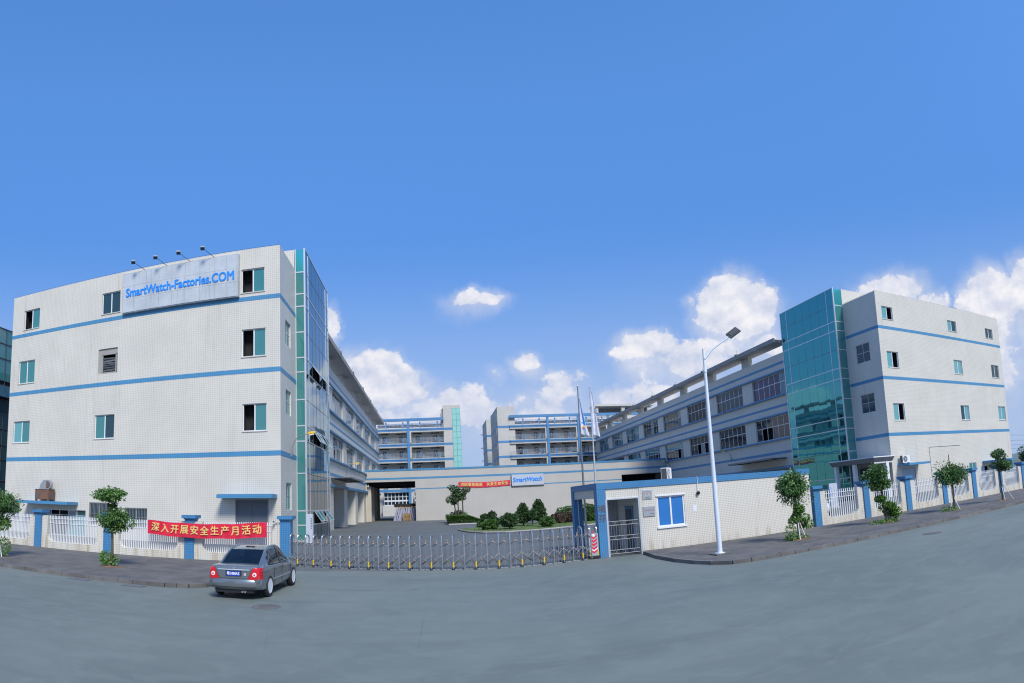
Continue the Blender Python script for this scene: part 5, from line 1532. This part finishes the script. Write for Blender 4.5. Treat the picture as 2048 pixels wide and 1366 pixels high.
def topiary(name, label, cat, x, y, blobs, stem, mat_, size=.17, z0=.14, group=None):
    t = thing(name, label, cat, (x, y, z0), group)
    tr = MB()
    for (dx_, h) in stem:
        tr.tube([(x + dx_ * .3, y, z0 - .05), (x + dx_ * .6, y, z0 + h * .5), (x + dx_, y, z0 + h)], [.09, .07, .05], 7)
    if stem: tr.build('trunk', 'bark', t)
    cr = MB(); co = MB()
    for (dx_, dz_, rx, rz, n) in blobs:
        leaves(cr, (x + dx_, y, z0 + dz_), (rx, rx, rz), n, size, .86, .1, .6)
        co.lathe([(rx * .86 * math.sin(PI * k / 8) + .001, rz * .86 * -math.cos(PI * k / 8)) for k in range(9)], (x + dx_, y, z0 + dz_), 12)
    cr.build('crown', mat_, t); co.build('dark_core', 'leaf_core', t, smooth=True)
    return t


GB = 'clipped shrubs on the lawn'
topiary('shrub', 'clipped bright green ball shrub at the tip of the lawn', 'shrub', 5.1, 54.6, [(0, .42, .76, .44, 1900)], [], 'leaf_hedge', group=GB)
topiary('shrub', 'cloud pruned dark shrub with small pompons on bent stems', 'shrub', 5.6, 60.5,
        [(-.45, .98, .36, .32, 420), (.35, 1.22, .40, .34, 500), (-.75, .42, .38, .28, 420), (.15, .68, .42, .3, 420), (.85, .6, .42, .28, 380), (-.95, .10, .3, .14, 220)], [(-.4, 1.0), (.3, 1.2), (-.7, .5), (.8, .6)], 'leaf_dark', group=GB)
topiary('shrub', 'broad dark clipped ball shrub on a short thick trunk', 'shrub', 6.85, 53.4, [(0, .84, .80, .54, 2300), (-.25, .72, .55, .38, 700)], [(0, .5)], 'leaf_dark', group=GB)
topiary('shrub', 'cone shaped dark shrub, the shorter one of the two cones', 'shrub', 8.95, 58.5, [(0, .80, .78, .46, 1500), (0, 1.20, .66, .45, 1200), (0, 1.62, .47, .40, 800), (0, 1.96, .26, .28, 320)], [(0, .6)], 'leaf_dark', group=GB)
topiary('shrub', 'cone shaped dark shrub, the taller one standing farther back', 'shrub', 11.35, 62.8, [(0, .85, .84, .52, 1600), (0, 1.35, .72, .50, 1300), (0, 1.88, .52, .45, 900), (0, 2.28, .29, .30, 340)], [(0, .6)], 'leaf_dark', group=GB)
topiary('shrub', 'thin stemmed dark shrub squeezed between the two cone shrubs', 'shrub', 9.75, 57.6, [(0, 1.05, .34, .44, 500)], [(0, .8)], 'leaf_dark', group=GB)
topiary('shrub', 'small clipped green ball shrub showing several stems', 'shrub', 10.45, 53.5, [(0, .50, .65, .34, 1500)], [(-.18, .4), (.18, .4), (0, .4)], 'leaf_hedge', group=GB)
topiary('shrub', 'dark reddish shrub left of the blue portal', 'shrub', 12.75, 59.5, [(0, .48, .75, .52, 1500)], [], 'leaf_red')
topiary('shrub', 'pinkish brown leaved shrub touching the blue portal', 'shrub', 14.1, 59.8, [(0, .5, .80, .55, 1600)], [], 'leaf_red')
topiary('shrub', 'rounded bright green bush rising behind the reddish shrubs', 'shrub', 15.1, 64, [(0, .75, 1.5, .82, 2600)], [], 'leaf_hedge')
topiary('shrub', 'large mixed bush seen through the blue portal', 'shrub', 17.2, 60, [(-.9, .8, 1.1, .95, 2200), (.9, .8, 1.2, 1.1, 2400)], [], 'leaf_hedge')
topiary('shrub', 'palm like dark plant seen above the pedestrian gate', 'shrub', 20.6, 60, [(0, 1.7, .9, .6, 900), (0, .7, .9, .7, 1200)], [(0, 1.5)], 'leaf_hedge', size=.35)
# hedge bed with the three-stemmed tree
bed = MB(); bed.prism([(1.75, 75.2, -.02), (6.6, 75.2, -.02), (6.6, 90, -.02), (1.35, 90, -.02)], (0, 0, .13)); struct(bed, 'planting_bed', 'plaster_white')
hd = thing('hedge', 'low clipped green hedge filling the bed in front of the link building', 'hedge', (3.8, 80, .1))
cr = MB()
for _ in range(6500):
    x = rnd.uniform(1.55, 6.2); y = rnd.uniform(75.4, 86); top_ = max(.25, (.95 if x < 4.3 else .95 - (x - 4.3) * .38)); z = .1 + top_ * (rnd.random() ** .35)
    if rnd.random() < .45: y = 75.5 + rnd.random() * .25
    d = Vector((rnd.uniform(-1, 1), rnd.uniform(-1, .4), rnd.uniform(-.1, 1))).normalized(); sd = d.cross(Vector((rnd.uniform(-1, 1), rnd.uniform(-1, 1), 1))).normalized(); L = .2; p = Vector((x, y, z))
    cr.quad(p, p + d * L * .5 + sd * L * .3, p + d * L, p + d * L * .5 - sd * L * .3)
cr.build('foliage', 'leaf_hedge', hd)
co = MB(); co.prism([(1.7, 75.6, .1), (6.1, 75.6, .1), (6.1, 75.6, .25), (4.4, 75.6, .8), (1.7, 75.6, .85)], (0, 10, 0)); co.build('dark_core', 'leaf_core', hd)
topiary('shrub', 'low green mound at the foot of the three stemmed tree', 'shrub', 3.4, 84, [(0, .55, 1.3, .95, 1500)], [], 'leaf_hedge')
tt = thing('tree', 'slender three stemmed tree in the hedge bed before the link building banner', 'tree', (3.4, 82, .1))
tr = MB()
for (a, b, c, d, h) in ((3.0, 2.9, 2.75, 2.5, 4.2), (3.35, 3.3, 3.3, 3.0, 4.9), (3.85, 3.95, 3.95, 4.75, 5.0)):
    tr.tube([(a, 82, .1), (b, 82, 1.6), (c, 82, 3.0), (d, 82, h)], [.13, .10, .08, .03], 7)
tr.build('trunk', 'bark', tt, smooth=True)
cr = MB()
for (x, z, rx, rz, n) in ((2.45, 3.35, .75, .48, 650), (3.0, 3.6, .7, .5, 600), (2.95, 4.75, .6, .42, 480), (2.4, 5.1, .45, .18, 200), (3.55, 4.15, .65, .5, 560), (3.9, 3.55, .5, .3, 320), (4.55, 4.75, .5, .32, 320), (3.15, 4.2, .5, .5, 400), (4.15, 4.25, .4, .25, 220), (2.7, 2.95, .4, .28, 220)):
    leaves(cr, (x, 82, z), (rx * 1.12, rx * 1.1, rz * 1.12), int(n * .55), .26, .05, .5)
cr.build('crown', 'leaf_dark', tt)
# beyond the site on the right
for i, (x, y, h_, lab) in enumerate(((118, 69.0, 5.6, 'dark tree at the far right edge beyond the factory'), (135, 76.5, 4.6, 'lower dark tree far behind at the right edge'))):
    t = thing('tree', lab, 'tree', (x, y, 0))
    tr = MB(); tr.tube([(x, y, 0), (x, y, h_ * .6)], [.25, .12], 7); tr.build('trunk', 'bark', t)
    cr = MB()
    for _ in range(7):
        leaves(cr, (x + rnd.uniform(-1.6, 1.6), y + rnd.uniform(-1.6, 1.6), h_ * rnd.uniform(.45, .78)), (1.7, 1.7, 1.2), 330, .45, .4)
    cr.build('crown', 'leaf_dark', t)
hl = MB(); n = 40; prev = None
for k in range(n + 1):
    x = 300 + 700 * k / n; z = 9 + 5 * math.sin(k * .5) + 3 * math.sin(k * 1.3)
    cur = ((x, 330, -1), (x, 400, z), (x, 520, -1))
    if prev:
        hl.quad(prev[0], cur[0], cur[1], prev[1]); hl.quad(prev[1], cur[1], cur[2], prev[2])
    prev = cur
struct(hl, 'hills', 'hill_green', smooth=True)
pw = thing('power_line', 'thin power cables hanging in the sky at the far right edge', 'power line', (160, 95, 0))
for (z0, z1) in ((9.6, 8.6), (8.0, 7.6), (6.6, 6.2), (5.6, 5.0)):
    m2 = MB(); m2.tube([(140 + 12 * k, 90, z0 + (z1 - z0) * k / 8 - .6 * math.sin(PI * k / 8)) for k in range(9)], .035, 4); m2.build('cable', 'dark_grey', pw)
for x in (140, 236):
    m2 = MB(); m2.tube([(x, 90, 0), (x, 90, 10.2)], .18, 8); m2.tube([(x, 88.6, 9.6), (x, 91.4, 9.6)], .08, 6); m2.tube([(x, 88.6, 6.6), (x, 91.4, 6.6)], .08, 6); m2.build('pylon', 'mid_grey', pw)

# ------------------------------------------------------------------ saloon car (front towards +Y)


def loft(mb_, rings, mi=0, closed=False):
    n = len(rings[0]); b = len(mb_.v)
    for r_ in rings: mb_.v += [tuple(p) for p in r_]
    for k in range(len(rings) - 1):
        for j in range(n - 1 + (1 if closed else 0)):
            j2 = (j + 1) % n
            mb_.f.append((b + k * n + j, b + k * n + j2, b + (k + 1) * n + j2, b + (k + 1) * n + j)); mb_.mi.append(mi)
    return b


def subsurf(o, lv=2):
    m_ = o.modifiers.new('s', 'SUBSURF'); m_.levels = lv; m_.render_levels = lv


def bake(o):
    bpy.context.view_layer.update()
    dg = bpy.context.evaluated_depsgraph_get()
    me = bpy.data.meshes.new_from_object(o.evaluated_get(dg)); o.modifiers.clear(); o.data = me


def saloon(label, loc, rz, paint, group=None):
    t = thing('parked_car', label, 'car', loc, group, rz)
    # body: half section (x, z) per station, mirrored
    st = [(-2.20, .40, .60, .74, .72, .88, .955), (-2.16, .33, .70, .80, .76, .95, .985), (-2.02, .27, .74, .835, .79, .975, 1.015), (-1.62, .22, .76, .855, .80, .965, 1.03),
          (-.9, .19, .77, .862, .815, .945, .985), (0, .19, .775, .865, .82, .93, .96), (.9, .19, .77, .86, .81, .915, .965), (1.4, .20, .76, .852, .79, .86, .93), (1.85, .23, .73, .83, .74, .75, .845), (2.12, .27, .66, .77, .66, .64, .74), (2.28, .34, .50, .62, .50, .52, .58)]
    rings = []
    for (y, zb, wr_, wm, ws, zs, zt) in st:
        half = [(0, zb), (wr_ * .8, zb), (wr_, zb + .03), (wm * .985, zb + .16), (wm, .56), (wm * .985, .70), (ws, zs), (ws - .10, zs + (zt - zs) * .65), (0, zt)]
        ring = [(x, y, z) for x, z in half] + [(-x, y, z) for x, z in reversed(half[1:-1])]
        rings.append(ring)
    b = MB(); n = len(rings[0]); loft(b, rings, closed=True)
    b.f.append(tuple(range(n))); b.mi.append(0); b.f.append(tuple(range((len(rings) - 1) * n, len(rings) * n))[::-1]); b.mi.append(0)
    body = b.build('body', [paint, 'black_plastic'], t, local=True, recalc=True)
    body.data.polygons.foreach_set('use_smooth', [True] * len(body.data.polygons))
    subsurf(body, 2); bake(body)
    for (y, s) in ((-1.30, 1), (-1.30, -1), (1.34, 1), (1.34, -1)):
        c = MB(); c.tube([(s * .50, y, .335), (s * 1.2, y, .335)], .385, 32); co = c.build('cut', 'black_plastic', None, local=True, recalc=True)
        m_ = body.modifiers.new('b', 'BOOLEAN'); m_.object = co; m_.operation = 'DIFFERENCE'; m_.solver = 'EXACT'; m_.material_mode = 'INDEX' if hasattr(m_, 'material_mode') else m_.material_mode
        bake(body); bpy.data.objects.remove(co)
    body.data.polygons.foreach_set('use_smooth', [True] * len(body.data.polygons)); body.data.set_sharp_from_angle(angle=R(40))
    # greenhouse
    prof = [(-1.66, .985, .63, .80), (-1.30, 1.20, .605, .795), (-.98, 1.37, .575, .785), (-.70, 1.435, .56, .78), (-.30, 1.465, .555, .778), (.05, 1.455, .557, .778), (.32, 1.40, .565, .778), (.66, 1.22, .60, .782), (1.06, .975, .655, .79)]
    zb = .935
    top = lambda y, z, hw: [(-hw, y, z), (-hw * .55, y, z + .014), (0, y, z + .02), (hw * .55, y, z + .014), (hw, y, z)]
    g_ = MB(); loft(g_, [top(*p[:3]) for p in prof[2:7]])
    ro = g_.build('roof', paint, t, local=True, smooth=True); subsurf(ro, 1); bake(ro); ro.data.polygons.foreach_set('use_smooth', [True] * len(ro.data.polygons))
    g_ = MB(); loft(g_, [top(p[0], p[1] - .004, p[2]) for p in prof[:3]]); g_.build('rear_window', 'car_glass', t, local=True, smooth=True)
    g_ = MB(); loft(g_, [top(p[0], p[1] - .004, p[2]) for p in prof[6:]]); g_.build('windscreen', 'car_glass', t, local=True, smooth=True)
    for s in (-1, 1):
        # dark seal behind, side glass split in three by pillars, painted frame
        def sidept(y, f):
            for k in range(len(prof) - 1):
                if prof[k][0] <= y <= prof[k + 1][0]:
                    q = (y - prof[k][0]) / (prof[k + 1][0] - prof[k][0]); z = prof[k][1] + (prof[k + 1][1] - prof[k][1]) * q; hw = prof[k][2] + (prof[k + 1][2] - prof[k][2]) * q; wb_ = prof[k][3] + (prof[k + 1][3] - prof[k][3]) * q
                    break
            bow = .03 * math.sin(PI * f)
            return (s * (wb_ + (hw + .012 - wb_) * f + bow), y, zb + (z - zb) * f)
        ys_ = [prof[0][0] + (prof[-1][0] - prof[0][0]) * k / 34 for k in range(35)]
        fs = [0, .06, .25, .5, .75, .90, 1.0]
        pm_ = MB(); gm = {}
        for k in range(34):
            y0, y1 = ys_[k], ys_[k + 1]; ym = (y0 + y1) / 2
            for j in range(6):
                fm_ = (fs[j] + fs[j + 1]) / 2
                zz = sidept(ym, fm_)[2]
                ztop = sidept(ym, 1)[2]
                glass = (zz > .965 and ztop - zz > .05 and -1.34 < ym < .86)
                key = None
                if glass:
                    if ym < -.86: key = 0
                    elif -.80 < ym < -.10: key = 1
                    elif -.02 < ym < .80: key = 2
                if ym < -.98 and ztop < zz + .11: key = None
                tgt = pm_ if key is None else gm.setdefault(key, MB())
                tgt.quad(sidept(y0, fs[j]), sidept(y1, fs[j]), sidept(y1, fs[j + 1]), sidept(y0, fs[j + 1]))
        pf = pm_.build('side_frame', paint, t, local=True)
        bm = bmesh.new(); bm.from_mesh(pf.data); bmesh.ops.remove_doubles(bm, verts=bm.verts, dist=1e-5); bm.to_mesh(pf.data); bm.free()
        pf.data.polygons.foreach_set('use_smooth', [True] * len(pf.data.polygons))
        for key, q in gm.items():
            sw = q.build('side_window', 'car_glass', t, local=True)
            bm = bmesh.new(); bm.from_mesh(sw.data); bmesh.ops.remove_doubles(bm, verts=bm.verts, dist=1e-5); bm.to_mesh(sw.data); bm.free()
            sw.data.polygons.foreach_set('use_smooth', [True] * len(sw.data.polygons))
        # roof edge rails and pillars
        q = MB(); q.tube([(s * (p[2] + .004), p[0], p[1] - .002) for p in prof], .034, 8); q.build('roof_rail', paint, t, local=True, smooth=True)
        q = MB()
        q.tube([sidept(-.83, 0), sidept(-.83, .5), sidept(-.83, .97)], .022, 6); q.tube([sidept(-.06, 0), sidept(-.06, .5), sidept(-.06, .97)], .03, 6); q.tube([(s * .80, -1.2 + .1 * k, .955 - .0035 * k) for k in range(22)], .012, 6); q.build('window_seal', 'black_plastic', t, local=True, smooth=True)
        # door seams, handles, rubbing strip, mirror
        q = MB()
        for y in (-.86, -.04, .92): q.box(s * .856, s * .8655, y - .003, y + .003, .32, .88)
        q.build('door_seam', 'black_plastic', t, local=True)
        q = MB(); q.tube([(s * .862, -.92, .50), (s * .872, -.4, .505), (s * .872, .4, .505), (s * .864, .92, .50)], .018, 6); q.build('side_moulding', 'mid_grey', t, local=True)
        for y in (-.68, .16): q = MB(); q.tube([(s * .848, y - .09, .80), (s * .868, y - .07, .80), (s * .868, y + .07, .80), (s * .848, y + .09, .80)], .015, 6); q.build('door_handle', paint, t, local=True, smooth=True)
        q = MB(); q.lathe([(.0, -.05), (.07, -.04), (.085, .02), (.06, .09), (.0, .12)], (s * .96, .70, .99), 12, 'Y'); q.tube([(s * .80, .72, .95), (s * .92, .72, .98)], .022, 6); q.build('wing_mirror', paint, t, local=True, smooth=True)
        # tail lamp: a red wedge that wraps the corner, with a round white lens
        def rear(x, z):      # body surface at the rear, sampled by ray
            ok, p, n_, i_ = body.ray_cast(Vector((x, -4, z)), Vector((0, 1, 0)))
            return (x, (p.y if ok else -2.1) - .012, z)
        q = MB(); cols_ = 8; rws = 8
        def edge_in(f): return .50 + .10 * f if False else (.46 + .155 * f)
        def zof(f): return .60 + .33 * f
        P_ = {}
        for j in range(rws + 1):
            f = j / rws; z = zof(f)
            xi = edge_in(f); xo = min(.80, .812 - .055 * f)
            for i in range(cols_ + 1): P_[j, i] = rear(s * (xi + (xo - xi) * i / cols_), z)
        for j in range(rws):
            for i in range(cols_): q.quad(P_[j, i], P_[j, i + 1], P_[j + 1, i + 1], P_[j + 1, i])
        # side return of the lamp
        for j in range(rws):
            a, c = P_[j, cols_], P_[j + 1, cols_]
            q.quad(a, (s * .845, -1.98, a[2]), (s * (.842 - .02 * (j + 1) / rws), -1.94 + .0 * j, c[2]), c)
        tl = q.build('tail_light', 'tail_red', t, local=True)
        for p_ in tl.data.polygons: p_.use_smooth = True
        c = rear(s * .655, .735)
        q = MB(); q.lathe([(.0, -.016), (.058, -.014), (.068, .006)], c, 16, 'Y'); q.build('reversing_lens', 'tail_white', tl, local=True)
        q = MB(); q.lathe([(.0, -.022), (.026, -.021), (.028, -.012)], c, 12, 'Y'); q.build('lens_ring', 'tail_red', tl, local=True)
        q = MB(); q.lathe([(.0, .02), (.11, .02), (.14, -.02)], (s * .50, 2.20, .62), 12, 'Y'); q.build('headlight', 'tail_white', t, local=True)
    # rear details
    q = MB()
    rows = [(.30, -2.185), (.36, -2.255), (.46, -2.27), (.56, -2.262), (.60, -2.225), (.605, -2.15)]
    rg = []
    for (z, y) in rows:
        rg.append([(x, y + .30 * (abs(x) / .85) ** 6 * .55 + .05 * (abs(x) / .85) ** 2, z) for x in (-.845, -.82, -.75, -.6, -.35, 0, .35, .6, .75, .82, .845)])
    rg2 = [[(-.858, -1.72, r_[0][2])] + r_ + [(.858, -1.72, r_[0][2])] for r_ in rg]
    loft(q, rg2); q.build('bumper', paint, t, local=True, smooth=True)
    q = MB(); q.box(-.72, .72, -2.262, -2.20, .365, .382); q.build('bumper_groove', 'black_plastic', t, local=True)
    q = MB(); q.box(-.60, .60, -2.15, -1.9, .20, .31); q.build('rear_valance', 'black_plastic', t, local=True)
    hit = lambda x, z: body.ray_cast(Vector((x, -4, z)), Vector((0, 1, 0)))[1].y
    q = MB()
    for s in (-1, 1):
        pts_ = [(s * (.445 + .155 * f), hit(s * (.445 + .155 * f), .60 + .33 * f) - .003, .60 + .33 * f) for f in (0, .25, .5, .75, 1)]
        q.tube(pts_, .006, 4)
    q.tube([(x, hit(x, .612) - .003, .612) for x in (-.44, -.2, 0, .2, .44)], .006, 4)
    q.build('boot_seam', 'black_plastic', t, local=True)
    q = MB(); yb = hit(0, .86); q.tube([(x, hit(x, .868) - .014, .868) for x in (-.5, -.25, 0, .25, .5)], .017, 6); q.build('boot_trim', 'alu', t, local=True, smooth=True)
    q = MB(); yp = hit(0, .75) - .012; q.box(-.25, .25, yp - .004, yp + .03, .685, .835); q.build('plate_recess', 'black_plastic', t, local=True)
    q = MB(); q.box(-.22, .22, yp - .016, yp - .005, .692, .822); pl = q.build('licence_plate', 'plate_blue', t, local=True)
    text_obj('plate_number', '粤S·800AZ', .105, 'print_white', pl, facing_front(0, yp - .018, .757), bold=.003, extrude=.001, width=.40, local=True)
    q = MB(); ye = hit(0, .915); q.lathe([(.0, -.012), (.035, -.01), (.04, .012)], (0, ye, .915), 14, 'Y'); q.build('badge', 'mid_grey', t, local=True)
    q = MB(); q.lathe([(.0, -.006), (.038, -.005), (.038, .01)], (.36, hit(.36, .74), .74), 14, 'Y'); so_ = q.build('sticker', 'paper', t, local=True)
    q = MB(); q.lathe([(.0, -.009), (.022, -.008), (.022, .006)], (.36, hit(.36, .74), .742), 10, 'Y'); q.build('sticker_print', 'print_orange', so_, local=True)
    q = MB(); q.tube([(.30, -2.24, .24), (.30, -2.0, .25)], .032, 8); q.tube([(.38, -2.24, .24), (.38, -2.0, .25)], .032, 8); q.build('exhaust_pipe', 'steel', t, local=True)
    q = MB(); q.box(-.16, -.02, -.70, -.60, 1.450, 1.470); q.box(.02, .14, -.72, -.66, 1.450, 1.466); q.build('roof_trim', 'black_plastic', t, local=True)
    # cabin
    q = MB(); q.box(-.74, .74, -1.55, 1.0, .55, .90); q.build('interior', 'dark_grey', t, local=True)
    q = MB(); q.box(-.66, .66, -1.62, -1.05, .90, .955); q.build('parcel_shelf', 'seat_grey', t, local=True)
    for (x, y) in ((-.40, -1.0), (.40, -1.0), (-.38, .1), (.38, .1)):
        q = MB(); q.box(x - .25, x + .25, y - .08, y + .08, .80, 1.06); q.build('seat', 'seat_grey', t, local=True)
        q = MB(); q.lathe([(.02, -.12), (.13, -.10), (.14, .06), (.10, .11), (.02, .12)], (x, y, 1.16), 10, 'X'); q.build('headrest', 'seat_grey', t, local=True, smooth=True)
    # wheels
    for (x, y) in ((-.765, -1.30), (.765, -1.30), (-.765, 1.34), (.765, 1.34)):
        s = 1 if x > 0 else -1
        q = MB(); q.lathe([(.20, -.03), (.20, -.095), (.298, -.098), (.322, -.07), (.326, 0), (.322, .07), (.298, .098), (.20, .095), (.20, .03)], (x, y, .326), 28, 'X'); wh = q.build('wheel', 'rubber', t, local=True, smooth=True)
        q = MB()
        q.lathe([(.0, s * .085), (.045, s * .088), (.05, s * .075), (.0, s * .07)], (x, y, .326), 14, 'X')
        q.lathe([(.180, s * .09), (.205, s * .100), (.222, s * .097), (.217, s * .05), (.180, s * .05)], (x, y, .326), 28, 'X')
        for k in range(9):
            a = 2 * PI * k / 9; ca, sa = math.cos(a), math.sin(a)
            q.prism([(x + s * .068, y + ca * .04 - sa * .020, .326 + sa * .04 + ca * .020), (x + s * .068, y + ca * .04 + sa * .020, .326 + sa * .04 - ca * .020), (x + s * .078, y + ca * .185 + sa * .030, .326 + sa * .185 - ca * .030), (x + s * .078, y + ca * .185 - sa * .030, .326 + sa * .185 + ca * .030)], (s * .014, 0, 0))
        q.build('rim', 'alu_white', wh, local=True, recalc=True)
        q = MB(); q.lathe([(.0, s * .055), (.19, s * .058), (.19, s * .03)], (x, y, .326), 18, 'X'); q.build('wheel_cover', 'alu_white', wh, local=True)
    return t


car = saloon('dark grey saloon car with a blue number plate parked before the gate', (-5.86, 18.48, 0), R(-1.5), 'car_paint')
saloon('white saloon car standing behind the bars of the right fence', (26.0, 33.6, 0), R(150), 'car_paint_white')


# ------------------------------------------------------------------ loose pieces that sit apart become parts of their own
def explode(o):
    me = o.data; n = len(me.vertices)
    par = list(range(n))
    def find(i):
        while par[i] != i:
            par[i] = par[par[i]]; i = par[i]
        return i
    for e in me.edges:
        a, b = find(e.vertices[0]), find(e.vertices[1])
        if a != b: par[a] = b
    isl = {}
    for i in range(n): isl.setdefault(find(i), []).append(i)
    boxes = []
    for k, vs in isl.items():
        P = [me.vertices[i].co for i in vs]
        boxes.append((k, [min(p[q] for p in P) for q in range(3)], [max(p[q] for p in P) for q in range(3)]))
    grp = list(range(len(boxes)))
    def gf(i):
        while grp[i] != i: i = grp[i]
        return i
    for i in range(len(boxes)):
        for j in range(i):
            A, B = boxes[i], boxes[j]
            gap = math.sqrt(sum(max(0, A[1][q] - B[2][q], B[1][q] - A[2][q]) ** 2 for q in range(3)))
            sz = max(max(A[2][q] - A[1][q], B[2][q] - B[1][q]) for q in range(3))
            if gap <= max(.02, .5 * sz): grp[gf(i)] = gf(j)
    cl = {}
    for i, bx in enumerate(boxes): cl.setdefault(gf(i), []).append(bx[0])
    if len(cl) < 2: return
    mats = list(me.materials)
    for ci, roots in enumerate(cl.values()):
        keep = set()
        for r_ in roots: keep.update(isl[r_])
        idx = {v: k for k, v in enumerate(sorted(keep))}
        nm = bpy.data.meshes.new(me.name)
        pl = [p for p in me.polygons if p.vertices[0] in keep]
        nm.from_pydata([tuple(me.vertices[v].co) for v in sorted(keep)], [], [tuple(idx[v] for v in p.vertices) for p in pl])
        for m_ in mats: nm.materials.append(m_)
        nm.polygons.foreach_set('material_index', [p.material_index for p in pl]); nm.polygons.foreach_set('use_smooth', [p.use_smooth for p in pl]); nm.update()
        if ci == 0: first = nm
        else:
            c = o.copy(); c.data = nm; COL.objects.link(c); c.parent = o.parent
    o.data = first


for o in [o for o in bpy.data.objects if o.type == 'MESH' and o.name.split('.')[0] in ('cross_bar', 'door_seam', 'joint', 'print', 'foot', 'side_grille', 'emblem', 'sill', 'sucker')]:
    explode(o)
